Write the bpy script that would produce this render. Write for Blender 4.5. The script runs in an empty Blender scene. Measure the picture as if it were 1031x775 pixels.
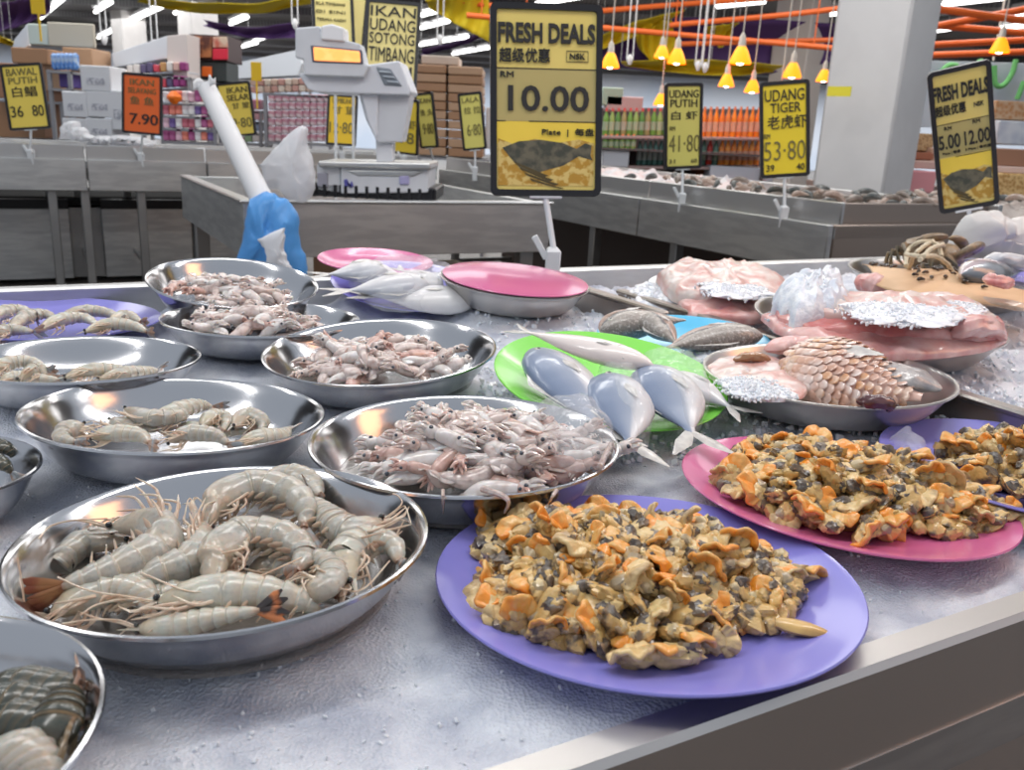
import bpy, math, random
import numpy as np
from mathutils import Vector, Matrix, Euler, noise
C = bpy.context; SC = C.scene; COL = SC.collection
R = math.radians
rnd = random.Random(7)

# ------------------------------------------------------------------ camera, world, lights, exposure
CZ, FPX, PITCH, ROLL = 1.13, 880.0, R(16.1), R(-2.8)
_fw = Vector((0, math.cos(PITCH), -math.sin(PITCH))); _up = Vector((0, math.sin(PITCH), math.cos(PITCH))); _rt = Vector((1, 0, 0))
RT = _rt*math.cos(ROLL) - _up*math.sin(ROLL); UP = _rt*math.sin(ROLL) + _up*math.cos(ROLL)
CAM = Vector((0, 0, CZ))
cd = bpy.data.cameras.new('camera'); cam = bpy.data.objects.new('camera', cd); COL.objects.link(cam)
cd.sensor_width = 36; cd.lens = 36*FPX/1031; cd.clip_start = .02; cd.clip_end = 200
cam.matrix_world = Matrix(((RT.x, UP.x, -_fw.x, 0), (RT.y, UP.y, -_fw.y, 0), (RT.z, UP.z, -_fw.z, CZ), (0, 0, 0, 1)))
cd.dof.use_dof = True; cd.dof.focus_distance = .85; cd.dof.aperture_fstop = 13.0
SC.camera = cam
SC.view_settings.view_transform = 'Standard'; SC.view_settings.look = 'None'
SC.view_settings.exposure = 0.05; SC.view_settings.gamma = 1.0; SC.view_settings.use_curve_mapping = False
W = bpy.data.worlds.new('world'); SC.world = W; W.use_nodes = True
W.node_tree.nodes['Background'].inputs[0].default_value = (.80, .88, 1.0, 1)
W.node_tree.nodes['Background'].inputs[1].default_value = .55
def area(name, loc, sx, sy, power, col=(1, 1, 1), rot=(0, 0, 0)):
    l = bpy.data.lights.new(name, 'AREA'); l.shape = 'RECTANGLE'; l.size = sx; l.size_y = sy; l.energy = power; l.color = col
    o = bpy.data.objects.new(name, l); COL.objects.link(o); o.location = loc; o.rotation_euler = rot
    return o
ANG = R(29)                       # the store's grid is turned 29 degrees from the view
for i, (x, y, z) in enumerate([(-1.6, .2, 3.3), (.3, 1.3, 3.3), (2.2, 2.4, 3.3), (-2.6, 2.6, 3.4), (-.4, 3.9, 3.4), (1.8, 5.0, 3.4)]):
    area('tube_row_light', (x, y, z), 1.9, .22, 24, (1, .98, .95), (0, 0, ANG))
area('hall_light', (-2.5, 9, 4.0), 8, 3, 230, (1, .99, .97), (0, 0, ANG))
area('hall_light', (3.5, 10, 4.0), 8, 3, 230, (1, .98, .95), (0, 0, ANG))
area('hall_light', (0, 24, 4.0), 30, 12, 2200, (1, .99, .98))
area('hall_light', (0, 40, 4.0), 60, 6, 5000, (.95, .98, 1))  # broad lamp added to brighten the far wall
area('warm_fill', (2.2, 1.3, 2.2), 1.3, .9, 12, (1, .42, .16), (0, R(45), 0))  # unseen warm panel, added to put orange reflections in the bowls

# ------------------------------------------------------------------ pixel rays -> real points
def ray(px, py): return _fw + RT*((px-515.5)/FPX) - UP*((py-387.5)/FPX)
def G(px, py, z=.85):
    d = ray(px, py); return CAM + d*((z-CZ)/d.z)
def A(px, py, Y):
    d = ray(px, py); return CAM + d*(Y/d.y)
def S(u, v, z=0): return Vector((u*math.cos(ANG)-v*math.sin(ANG), u*math.sin(ANG)+v*math.cos(ANG), z))
class Plane:                       # a possibly tilted resting surface: centre, slopes
    def __init__(s, x, y, z, a=0, b=0, r=.14):
        s.c = Vector((x, y, z)); s.n = Vector((-a, -b, 1)).normalized(); s.r = r
        s.q = Vector((0, 0, 1)).rotation_difference(s.n)
    def at(s, px, py, h=0):
        d = ray(px, py); p0 = s.c + s.n*h
        return CAM + d*((p0-CAM).dot(s.n)/d.dot(s.n))
    def loc(s, x, y, h=0): return s.c + s.q @ Vector((x, y, h))

# ------------------------------------------------------------------ materials
MATS = {}
def mat(name, col, rough=.5, metal=0, col2=None, scale=20, detail=3, lo=.4, hi=.6, bump=0, bscale=None, sss=0, coat=0,
        trans=0, emit=0, ecol=None, alpha=1, stretch=None, uv=False, kind='noise', spec=.5, ior=1.45, sssr=(1, .5, .3), bkind=None):
    if name in MATS: return MATS[name]
    m = bpy.data.materials.new(name); m.use_nodes = True; N = m.node_tree.nodes; L = m.node_tree.links
    b = N['Principled BSDF']; I = b.inputs
    I['Base Color'].default_value = (*col, 1); I['Roughness'].default_value = rough; I['Metallic'].default_value = metal
    I['Specular IOR Level'].default_value = spec; I['IOR'].default_value = ior
    if sss: I['Subsurface Weight'].default_value = sss; I['Subsurface Scale'].default_value = .006; I['Subsurface Radius'].default_value = sssr
    if coat: I['Coat Weight'].default_value = coat; I['Coat Roughness'].default_value = .08
    if trans: I['Transmission Weight'].default_value = trans
    if emit: I['Emission Color'].default_value = (*(ecol or col), 1); I['Emission Strength'].default_value = emit
    if alpha < 1: I['Alpha'].default_value = alpha
    tc = N.new('ShaderNodeTexCoord'); mp = N.new('ShaderNodeMapping'); L.new(tc.outputs['UV' if uv else 'Object'], mp.inputs[0])
    if stretch: mp.inputs['Scale'].default_value = stretch
    def tex(k, sc):
        if k == 'voronoi': t = N.new('ShaderNodeTexVoronoi'); t.inputs['Scale'].default_value = sc; out = t.outputs['Distance']
        elif k == 'wave': t = N.new('ShaderNodeTexWave'); t.inputs['Scale'].default_value = sc; t.inputs['Distortion'].default_value = 2; out = t.outputs['Fac']
        else: t = N.new('ShaderNodeTexNoise'); t.inputs['Scale'].default_value = sc; t.inputs['Detail'].default_value = detail; out = t.outputs['Fac']
        L.new(mp.outputs[0], t.inputs['Vector']); return out
    if col2:
        r = N.new('ShaderNodeValToRGB'); r.color_ramp.elements[0].position = lo; r.color_ramp.elements[1].position = hi
        r.color_ramp.elements[0].color = (*col, 1); r.color_ramp.elements[1].color = (*col2, 1)
        L.new(tex(kind, scale), r.inputs[0]); L.new(r.outputs[0], I['Base Color'])
        if emit and not ecol: L.new(r.outputs[0], I['Emission Color'])
    if bump:
        bn = N.new('ShaderNodeBump'); bn.inputs['Strength'].default_value = bump; bn.inputs['Distance'].default_value = .004
        L.new(tex(bkind or 'noise', bscale or scale), bn.inputs['Height']); L.new(bn.outputs[0], I['Normal'])
    MATS[name] = m; return m
def ramp_mat(name, stops, axis='v', rough=.3, metal=0, spec=.5, sss=0, coat=0, nz=(30, .08), bump=.1, cosine=True, bscale=60, uvscale=None, pat=None, speck=None):
    """colour runs across UV (v = round the body, u = along it), with a little noise"""
    m = bpy.data.materials.new(name); m.use_nodes = True; N = m.node_tree.nodes; L = m.node_tree.links; I = N['Principled BSDF'].inputs
    I['Roughness'].default_value = rough; I['Metallic'].default_value = metal; I['Specular IOR Level'].default_value = spec
    if sss: I['Subsurface Weight'].default_value = sss; I['Subsurface Scale'].default_value = .005
    if coat: I['Coat Weight'].default_value = coat; I['Coat Roughness'].default_value = .1
    tc = N.new('ShaderNodeTexCoord'); sp = N.new('ShaderNodeSeparateXYZ'); L.new(tc.outputs['UV'], sp.inputs[0])
    src = sp.outputs['X' if axis == 'u' else 'Y']
    if axis == 'v' and cosine:
        a = N.new('ShaderNodeMath'); a.operation = 'MULTIPLY'; a.inputs[1].default_value = 2*math.pi; L.new(src, a.inputs[0])
        c = N.new('ShaderNodeMath'); c.operation = 'COSINE'; L.new(a.outputs[0], c.inputs[0])
        d = N.new('ShaderNodeMath'); d.operation = 'MULTIPLY_ADD'; d.inputs[1].default_value = .5; d.inputs[2].default_value = .5
        L.new(c.outputs[0], d.inputs[0]); src = d.outputs[0]
    n = N.new('ShaderNodeTexNoise'); n.inputs['Scale'].default_value = nz[0]; n.inputs['Detail'].default_value = 4; L.new(tc.outputs['Object'], n.inputs['Vector'])
    e = N.new('ShaderNodeMath'); e.operation = 'MULTIPLY_ADD'; e.inputs[1].default_value = nz[1]*2; e.inputs[2].default_value = -nz[1]; L.new(n.outputs['Fac'], e.inputs[0])
    f = N.new('ShaderNodeMath'); f.operation = 'ADD'; L.new(src, f.inputs[0]); L.new(e.outputs[0], f.inputs[1])
    r = N.new('ShaderNodeValToRGB'); L.new(f.outputs[0], r.inputs[0]); els = r.color_ramp.elements
    els[0].position = stops[0][0]; els[0].color = (*stops[0][1], 1); els[1].position = stops[-1][0]; els[1].color = (*stops[-1][1], 1)
    for p, cc in stops[1:-1]: x = els.new(p); x.color = (*cc, 1)
    out = r.outputs[0]
    if speck:
        n3 = N.new('ShaderNodeTexNoise'); n3.inputs['Scale'].default_value = speck[1]; n3.inputs['Detail'].default_value = 5; n3.inputs['Roughness'].default_value = .7; L.new(tc.outputs['Object'], n3.inputs['Vector'])
        r3 = N.new('ShaderNodeValToRGB'); r3.color_ramp.elements[0].position = speck[2]; r3.color_ramp.elements[1].position = speck[3]
        r3.color_ramp.elements[0].color = (0, 0, 0, 1); r3.color_ramp.elements[1].color = (speck[4],)*3+(1,); L.new(n3.outputs['Fac'], r3.inputs[0])
        m3 = N.new('ShaderNodeMix'); m3.data_type = 'RGBA'; m3.inputs['B'].default_value = (*speck[0], 1); L.new(r3.outputs[0], m3.inputs['Factor']); L.new(out, m3.inputs['A']); out = m3.outputs['Result']
    bn = N.new('ShaderNodeBump'); bn.inputs['Strength'].default_value = bump; bn.inputs['Distance'].default_value = .002
    if pat:                                                          # scales
        mp = N.new('ShaderNodeMapping'); mp.inputs['Scale'].default_value = pat[0]; L.new(tc.outputs['UV'], mp.inputs[0])
        v = N.new('ShaderNodeTexVoronoi'); v.inputs['Scale'].default_value = 1; v.inputs['Randomness'].default_value = .35; L.new(mp.outputs[0], v.inputs['Vector'])
        r2 = N.new('ShaderNodeValToRGB'); r2.color_ramp.elements[0].position = .35; r2.color_ramp.elements[1].position = .6
        r2.color_ramp.elements[0].color = (0, 0, 0, 1); r2.color_ramp.elements[1].color = (1, 1, 1, 1); L.new(v.outputs['Distance'], r2.inputs[0])
        mx = N.new('ShaderNodeMix'); mx.data_type = 'RGBA'; mx.inputs['B'].default_value = (*pat[1], 1); L.new(r2.outputs[0], mx.inputs['Factor']); L.new(out, mx.inputs['A'])
        out = mx.outputs['Result']; L.new(v.outputs['Distance'], bn.inputs['Height'])
    else:
        n2 = N.new('ShaderNodeTexNoise'); n2.inputs['Scale'].default_value = bscale; L.new(tc.outputs['Object'], n2.inputs['Vector']); L.new(n2.outputs['Fac'], bn.inputs['Height'])
    L.new(bn.outputs[0], I['Normal']); L.new(out, I['Base Color'])
    return m
steel_bowl_m = mat('polished_steel', (.56, .56, .575), .17, 1, bump=.05, bscale=30)
steel_m = mat('brushed_steel', (.60, .60, .59), .42, 1, col2=(.50, .50, .50), scale=6, stretch=(1, 1, 6), bump=.06, bscale=40)
steel_rim_m = mat('rim_steel', (.60, .59, .58), .34, 1, bump=.1, bscale=12)
steel_dark_m = mat('dull_steel', (.34, .34, .34), .4, 1, col2=(.42, .41, .40), scale=3)
black_m = mat('black_plastic', (.012, .012, .015), .35)
white_m = mat('white_plastic', (.82, .82, .83), .4)
grey_m = mat('scale_grey', (.62, .64, .68), .45, col2=(.66, .68, .72), scale=8)
purple_m = mat('lilac_melamine', (.23, .22, .62), .22, coat=.3)
pink_m = mat('pink_melamine', (.62, .14, .31), .25, coat=.3)
green_m = mat('green_melamine', (.24, .72, .10), .25, coat=.3)
blue_m = mat('blue_melamine', (.10, .50, .78), .25, coat=.3)
whiteplate_m = mat('white_melamine', (.75, .77, .82), .25, coat=.3)
cardboard_m = mat('cardboard', (.42, .24, .13), .8, col2=(.5, .30, .17), scale=5)
film_m = mat('clear_film', (.9, .92, .95), .12, alpha=.22, bump=.6, bscale=40, spec=.8)
bag_m = mat('white_bag', (.82, .83, .86), .4, alpha=.8, bump=.5, bscale=18)
bluebag_m = mat('blue_bag', (.10, .36, .80), .35, alpha=.85, bump=.6, bscale=22)

# ------------------------------------------------------------------ mesh helpers
class MB:
    def __init__(s): s.v = []; s.f = []; s.uv = []
    def add(s, vs, fs, uvs=None):
        o = len(s.v); s.v += [tuple(v) for v in vs]; s.f += [tuple(i+o for i in f) for f in fs]
        s.uv += list(uvs) if uvs else [(0, 0)]*len(vs); return s
    def box(s, c, d, q=None, bev=0):
        c = Vector(c); x, y, z = [k/2 for k in d]
        if bev <= 0:
            vs = [Vector((i*x, j*y, k*z)) for i in (-1, 1) for j in (-1, 1) for k in (-1, 1)]
            fs = [(0, 1, 3, 2), (4, 6, 7, 5), (0, 4, 5, 1), (2, 3, 7, 6), (0, 2, 6, 4), (1, 5, 7, 3)]
        else:
            b = min(bev, x*.9, y*.9, z*.9); vs = []; idx = {}
            for i in (-1, 1):
                for j in (-1, 1):
                    for k in (-1, 1):
                        for ax in range(3):
                            p = [i*(x-b), j*(y-b), k*(z-b)]; p[ax] = (i*x, j*y, k*z)[ax]; idx[i, j, k, ax] = len(vs); vs.append(Vector(p))
            fs = []
            for ax in range(3):
                o1, o2 = [a for a in range(3) if a != ax]
                for sg in (-1, 1):
                    q4 = []
                    for p1, p2 in ((-1, -1), (1, -1), (1, 1), (-1, 1)):
                        t = [0, 0, 0]; t[ax] = sg; t[o1] = p1; t[o2] = p2; q4.append(idx[(*t, ax)])
                    fs.append(tuple(q4))
                for p1 in (-1, 1):
                    for p2 in (-1, 1):
                        a = [0, 0, 0]; bb = [0, 0, 0]; a[ax] = -1; bb[ax] = 1; a[o1] = bb[o1] = p1; a[o2] = bb[o2] = p2
                        fs.append((idx[(*a, o1)], idx[(*bb, o1)], idx[(*bb, o2)], idx[(*a, o2)]))
            for i in (-1, 1):
                for j in (-1, 1):
                    for k in (-1, 1): fs.append(tuple(idx[i, j, k, ax] for ax in range(3)))
        if q is not None: vs = [q @ v for v in vs]
        return s.add([v+c for v in vs], fs)
    def loft(s, pts, rad, up=(0, 0, 1), n=12, cap=True, u0=0, u1=1, shape=None):
        """tube through pts; rad = radius or (side, up) pairs; up = vector or one per point"""
        pts = [Vector(p) for p in pts]; m = len(pts); vs = []; uv = []; fs = []
        for i, p in enumerate(pts):
            T = (pts[min(i+1, m-1)]-pts[max(i-1, 0)]).normalized()
            U = Vector(up[i] if isinstance(up, list) else up); U = U - T*U.dot(T)
            if U.length < 1e-4: U = Vector((1, .3, .2)); U = U - T*U.dot(T)
            U.normalize(); Sd = T.cross(U); r = rad[i] if isinstance(rad, (list, tuple)) else rad
            w, h = r if isinstance(r, (tuple, list)) else (r, r)
            for k in range(n+1 if False else n):
                a = 2*math.pi*k/n; g = shape(i/(m-1), a) if shape else 1
                vs.append(p + Sd*(math.cos(a)*w*g) + U*(math.sin(a)*h*g)); uv.append((u0+(u1-u0)*i/(m-1), .5-abs(k/n-.5) if True else k/n))
        for i in range(m-1):
            for k in range(n): fs.append((i*n+k, i*n+(k+1) % n, (i+1)*n+(k+1) % n, (i+1)*n+k))
        if cap: fs.append(tuple(range(n-1, -1, -1))); fs.append(tuple((m-1)*n+k for k in range(n)))
        return s.add(vs, fs, uv)
    def lathe(s, prof, n=48, c=(0, 0, 0), q=None, closed=False):
        vs = []; fs = []; m = len(prof); c = Vector(c)
        for r, z in prof:
            for k in range(n):
                a = 2*math.pi*k/n; v = Vector((r*math.cos(a), r*math.sin(a), z)); vs.append((q @ v if q is not None else v)+c)
        for i in range(m-1):
            for k in range(n): fs.append((i*n+k, i*n+(k+1) % n, (i+1)*n+(k+1) % n, (i+1)*n+k))
        if prof[0][0] > 1e-6: fs.append(tuple(range(n-1, -1, -1)))
        if prof[-1][0] > 1e-6: fs.append(tuple((m-1)*n+k for k in range(n)))
        return s.add(vs, fs)
    def ball(s, c, d, q=None, n=12, m=8, nz=0, ns=30, seed=0):
        vs = []; fs = []; c = Vector(c); d = Vector((d, d, d)) if isinstance(d, (int, float)) else Vector(d)
        P = [(0, 0, 1)] + [(math.sin(math.pi*i/m)*math.cos(2*math.pi*k/n), math.sin(math.pi*i/m)*math.sin(2*math.pi*k/n), math.cos(math.pi*i/m)) for i in range(1, m) for k in range(n)] + [(0, 0, -1)]
        for p in P:
            v = Vector(p)
            if nz: v = v*(1+nz*noise.fractal(v*ns+Vector((seed*7.3, seed, 0)), 1, 2, 3))
            v = Vector((v.x*d.x, v.y*d.y, v.z*d.z)); vs.append((q @ v if q is not None else v)+c)
        for k in range(n):
            fs.append((0, 1+k, 1+(k+1) % n)); e = len(P)-1; b = 1+(m-2)*n; fs.append((e, b+(k+1) % n, b+k))
        for i in range(m-2):
            for k in range(n): fs.append((1+i*n+k, 1+(i+1)*n+k, 1+(i+1)*n+(k+1) % n, 1+i*n+(k+1) % n))
        return s.add(vs, fs, [(p[0]*.5+.5, p[2]*.5+.5) for p in P])
    def prism(s, pts, ext):
        """closed outline (3D points) pushed along ext"""
        pts = [Vector(p) for p in pts]; n = len(pts); e = Vector(ext)
        nr = sum(((pts[i]-pts[0]).cross(pts[(i+1) % n]-pts[0]) for i in range(n)), Vector())
        if nr.dot(e) > 0: pts = pts[::-1]
        return s.add(pts+[p+e for p in pts], [tuple(range(n)), tuple(range(2*n-1, n-1, -1))] + [(i, i+n, (i+1) % n+n, (i+1) % n) for i in range(n)])
    def grid(s, fn, nu, nv, th=0):
        vs = [Vector(fn(i/nu, j/nv)) for i in range(nu+1) for j in range(nv+1)]; k = nv+1
        uv = [(i/nu, j/nv) for i in range(nu+1) for j in range(nv+1)]
        fs = [(i*k+j, (i+1)*k+j, (i+1)*k+j+1, i*k+j+1) for i in range(nu) for j in range(nv)]
        return s.add(vs, fs, uv)
    def build(s, name, m, parent=None, smooth=True, off=None, solid=0, sub=0, loc=None):
        me = bpy.data.meshes.new(name); off = Vector(off) if off is not None else Vector()
        me.from_pydata([tuple(Vector(v)-off) for v in s.v], [], s.f); me.update()
        ul = me.uv_layers.new(name='UVMap'); li = np.zeros(len(me.loops), dtype=np.int32); me.loops.foreach_get('vertex_index', li)
        ul.data.foreach_set('uv', np.array(s.uv, dtype=np.float32)[li].ravel())
        if smooth:
            me.polygons.foreach_set('use_smooth', [True]*len(me.polygons))
            try: me.set_sharp_from_angle(angle=R(38))
            except Exception: pass
        me.materials.append(m); o = bpy.data.objects.new(name, me); COL.objects.link(o)
        if parent is not None: o.parent = parent
        if loc is not None: o.location = loc
        elif parent is None and off.length: o.location = off
        if solid: md = o.modifiers.new('solid', 'SOLIDIFY'); md.thickness = solid; md.offset = 0
        if sub: md = o.modifiers.new('sub', 'SUBSURF'); md.levels = sub; md.render_levels = sub
        return o
def tag(o, label, cat, group=None, kind=None):
    o['label'] = label; o['category'] = cat
    if group: o['group'] = group
    if kind: o['kind'] = kind
    return o
def thing(name, label, cat, loc=(0, 0, 0), q=None, group=None):
    o = bpy.data.objects.new(name, None); COL.objects.link(o); o.location = loc; o.empty_display_size = .02
    if q is not None: o.rotation_mode = 'QUATERNION'; o.rotation_quaternion = q
    return tag(o, label, cat, group)
def children(o): return [c for c in ALLCH.get(o.name, [])]
ALLCH = {}
def copy_thing(src, parts, loc, q, label, group, sc=1):
    """src thing and a list of (part, [sub-parts]); linked-data copies"""
    c = src.copy(); COL.objects.link(c); c.location = loc; c.rotation_mode = 'QUATERNION'; c.rotation_quaternion = q; c.scale = (sc, sc, sc)
    c['label'] = label; c['group'] = group
    for p in parts: d = p.copy(); COL.objects.link(d); d.parent = c
    return c
def struct(o, label, cat): return tag(o, label, cat, None, 'structure')
def rq(yaw=0, tx=0, ty=0): return Euler((tx, ty, yaw)).to_quaternion()
def smoothpath(pts, n):
    """Catmull-Rom through points"""
    P = [Vector(p) for p in pts]; P = [P[0]*2-P[1]] + P + [P[-1]*2-P[-2]]; out = []; m = len(P)-3
    for k in range(n+1):
        t = k/n*m; i = min(int(t), m-1); t -= i; a, b, c, d = P[i:i+4]
        out.append(.5*((2*b)+(c-a)*t+(2*a-5*b+4*c-d)*t*t+(3*b-a-3*c+d)*t**3))
    return out
def interp(xs, ys, t): return float(np.interp(t, xs, ys))

# ------------------------------------------------------------------ the hall
floor_m = mat('floor_tiles', (.10, .085, .075), .4, col2=(.14, .12, .105), scale=1.5)
b = MB(); b.box((0, 24, -.05), (90, 70, .1)); struct(b.build('floor', floor_m, smooth=False), 'grey tiled floor of the supermarket hall', 'floor')
ceil_m = mat('ceiling_deck', (.13, .13, .14), .8, col2=(.19, .19, .20), scale=3, kind='wave')
b = MB(); b.box((0, 37, 4.35), (110, 62, .2))
for i in range(16): b.box((0, 9+i*3.6, 4.18), (110, .25, .22))
struct(b.build('ceiling', ceil_m, smooth=False), 'dark corrugated ceiling with crosswise beams above the shelves', 'ceiling')
b = MB(); b.box((0, 46, 2.1), (110, .3, 4.4)); struct(b.build('wall_back', mat('far_wall', (.55, .62, .74), .7, col2=(.66, .70, .78), scale=.3), smooth=False), 'pale blue-grey far wall behind the aisles', 'wall')
def column(name, px, Y, w, h, label, m, tilt=0):
    p = A(px, 120, Y); b = MB(); b.box((0, 0, h/2), (w, w, h), q=Euler((0, 0, ANG+R(18))).to_quaternion(), bev=.02)
    o = b.build(name, m); o.location = (p.x, p.y, 0); return o
col_m = mat('painted_column', (.70, .68, .67), .6, col2=(.74, .72, .71), scale=3)
c1 = column('column', 878, 6.3, .50, 4.3, '', col_m)
tag(c1, 'thick white square column rising between the two tall price signs on the right', 'column', kind='structure')
t = MB(); p0 = A(845, 92, 5.90); t.box(p0, (.15, .012, .06), q=Euler((0, 0, R(-40))).to_quaternion()); 
c2 = column('column', 795, 15, .62, 4.3, '', mat('cream_column', (.66, .60, .56), .6)); struct(c2, 'narrower cream column standing far behind the shrimp price sign', 'column')
for px, Y in ((204, 26), (136, 30)):
    c3 = column('column', px, Y, .8, 4.3, '', col_m)
    struct(c3, 'white column far back, ' + ('beside the food billboard box' if px == 204 else 'left of the food billboard box'), 'column')
tag(t.build('paper_notice', mat('yellow_paper', (.85, .74, .05), .6), off=p0), 'small yellow paper notice stuck on the thick white column', 'notice')

# fluorescent tubes under the ceiling
tube_m = mat('lit_tube', (1, 1, 1), .4, emit=4.0, ecol=(1, .99, .96))
body_m = mat('tube_housing', (.7, .7, .72), .5)
TUBES = [(41, 18, 64, -2), (99, 38, 117, 29), (117, 28, 167, 5), (228, 51, 259, 43), (256, 41, 276, 35), (232, 24, 249, 17), (176, 13, 196, 6), (424, 28, 452, 21), (423, 45, 471, 37),
         (456, 54, 492, 48), (425, 15, 448, 9), (540, 4, 598, -6), (722, 6, 770, 1), (932, 32, 960, 28), (950, 4, 1012, -3), (1010, 15, 1036, 12), (1008, 28, 1036, 25), (812, 17, 850, 12), (330, 22, 356, 16), (96, 12, 112, 2)]
WHERE = ['topmost at the far left', 'low one beside the left column', 'long bright one beside the left column', 'low one left of the weighing scale', 'second low one left of the weighing scale', 'short one above the food billboard',
         'short one over the yellow swag', 'upper one right of the big scale sign', 'long one right of the big scale sign', 'low one left of the centre sign', 'topmost one right of the big scale sign', 'one above the centre sign', 'one above the purple drape', 'one right of the thick column',
         'topmost one right of the thick column', 'upper one at the right edge', 'lower one at the right edge', 'one just left of the thick column', 'one behind the scale display', 'topmost one beside the left column']
for (x0, y0, x1, y1), wh in zip(TUBES, WHERE):
    a, c = G(x0, y0, 3.98), G(x1, y1, 3.98)
    if (c-a).length > 9: c = a+(c-a).normalized()*9
    o = thing('ceiling_light', 'white fluorescent ceiling batten, ' + wh, 'ceiling light', a)
    z = Vector((0, 0, 0)); d = c-a
    MB().loft([z, d], .055, n=10).build('tube', tube_m, o)
    q = d.to_track_quat('X', 'Z'); MB().box(d/2+Vector((0, 0, .14)), (d.length*1.02, .16, .08), q=q).build('housing', body_m, o, smooth=False)
    MB().box(d*.2+Vector((0, 0, .22)), (.02, .02, .2)).box(d*.8+Vector((0, 0, .22)), (.02, .02, .2)).build('hanger', body_m, o, smooth=False)

# orange pipes
pipe_m = mat('orange_pipe', (.85, .16, .03), .45)
PIPES = [([(500, 18), (640, 31), (800, 45)], 12, 'lower long one sagging past the pendant lamps'), ([(500, 20), (690, 4), (790, -3)], 12.6, 'one rising over the swag'), ([(690, 24), (790, 15), (850, 8)], 12.3, 'one meeting the thick column'),
         ([(900, 3), (1040, 22)], 9, 'upper one falling to the right edge'), ([(925, 30), (1040, 8)], 9.4, 'one rising to the right edge'), ([(928, 46), (1040, 40)], 10, 'low one right of the column'), ([(925, 56), (1040, 52)], 10.4, 'lowest one right of the column'), ([(900, 22), (1040, 34)], 9.8, 'middle one falling to the right edge'), ([(440, -3), (520, 10)], 12.2, 'short one above the centre sign'), ([(700, 44), (850, 40)], 13, 'level one left of the thick column')]
for pts, Y, wh in PIPES:
    P = [A(x, y, Y) for x, y in pts]; d = (P[-1]-P[0]); P = [P[0]-d*.1]+P+([P[-1]+d*.5] if pts[-1][0] > 1000 else [P[-1]+d*.15])
    b = MB().loft(smoothpath(P, 16), .035, n=8)
    Q = smoothpath(P, 16)
    for i_ in (3, 13): b.loft([Q[i_], Vector((Q[i_].x, Q[i_].y, 4.2))], .008, n=5)
    tag(b.build('orange_pipe', pipe_m, off=P[0]), 'thin orange overhead pipe, ' + wh, 'pipe', 'orange overhead pipes')

# purple and yellow drapes
stem0 = mat('drape_cord', (.6, .6, .6), .6)
purp_c = mat('purple_cloth', (.085, .035, .15), .7); yel_c = mat('yellow_cloth', (.85, .65, .03), .6)
def swag(name, label, pts_top, pts_bot, Y, m, sag=.25):
    T = smoothpath([A(x, y, Y) for x, y in pts_top], 24); Bq = smoothpath([A(x, y, Y+.3) for x, y in pts_bot], 24)
    def fn(u, v):
        i = u*24; k = min(int(i), 23); f = i-k; a = T[k].lerp(T[k+1], f); c = Bq[k].lerp(Bq[k+1], f)
        p = a.lerp(c, v); return p+Vector((0, sag*math.sin(math.pi*v)+.05*math.sin(u*22+v*5), 0))
    o = tag(MB().grid(fn, 48, 10).build(name, m, solid=.01, off=T[0]), label, 'drape', 'purple and yellow overhead drapes')
    for k in (0, 12, 24): MB().loft([T[k], Vector((T[k].x, T[k].y, 4.25))], .006, n=5).build('cord', stem0, o, off=T[0])
    return o
swag('purple_drape', 'broad purple cloth drape hung under the orange pipes behind the pendants', [(606, 45), (640, 22), (700, 18), (770, 20), (850, 24)], [(606, 60), (640, 70), (700, 74), (770, 74), (850, 60)], 14.6, purp_c)
swag('yellow_drape', 'yellow cloth swag left of the purple drape beside the centre sign', [(600, 38), (640, 22), (690, 10)], [(600, 52), (640, 36), (665, 24)], 14.0, yel_c)
swag('yellow_drape', 'yellow cloth lobe behind the twin pendant lamps', [(640, 36), (655, 22), (676, 20)], [(652, 58), (664, 66), (690, 58)], 14.3, yel_c)
swag('yellow_drape', 'yellow cloth triangle in the middle of the purple drape', [(710, 27), (728, 25), (744, 23)], [(716, 34), (726, 48), (738, 30)], 14.2, yel_c)
swag('yellow_drape', 'yellow lower hem of the purple drape behind the pendants', [(625, 62), (690, 60), (740, 62), (790, 66)], [(640, 68), (690, 74), (740, 76), (780, 72)], 14.1, yel_c)
swag('yellow_drape', 'long thin yellow swag at the top left of the hall', [(135, -4), (190, 2), (260, 3), (318, -8)], [(140, 2), (190, 12), (260, 13), (318, 2)], 12, yel_c, .1)
swag('yellow_drape', 'yellow cloth wedge left of the centre sign', [(428, 0), (460, -6), (492, -12)], [(432, 8), (462, 26), (492, 42)], 12, yel_c, .1)
swag('purple_drape', 'purple cloth strip at the top left corner', [(-10, 6), (20, 0), (48, -4)], [(-10, 34), (20, 26), (44, 16)], 20, purp_c)
swag('purple_drape', 'purple cloth band over the far left aisles', [(205, 20), (250, 28), (300, 22)], [(205, 26), (250, 38), (300, 38)], 24, purp_c)
swag('purple_drape', 'purple cloth strip above the carton stack', [(424, 50), (460, 42), (490, 30)], [(424, 56), (460, 47), (490, 36)], 22, purp_c)
swag('yellow_drape', 'small yellow cloth end at the far left edge', [(-8, 34), (4, 38), (12, 42)], [(-8, 40), (4, 44), (10, 46)], 19, yel_c)

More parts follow.
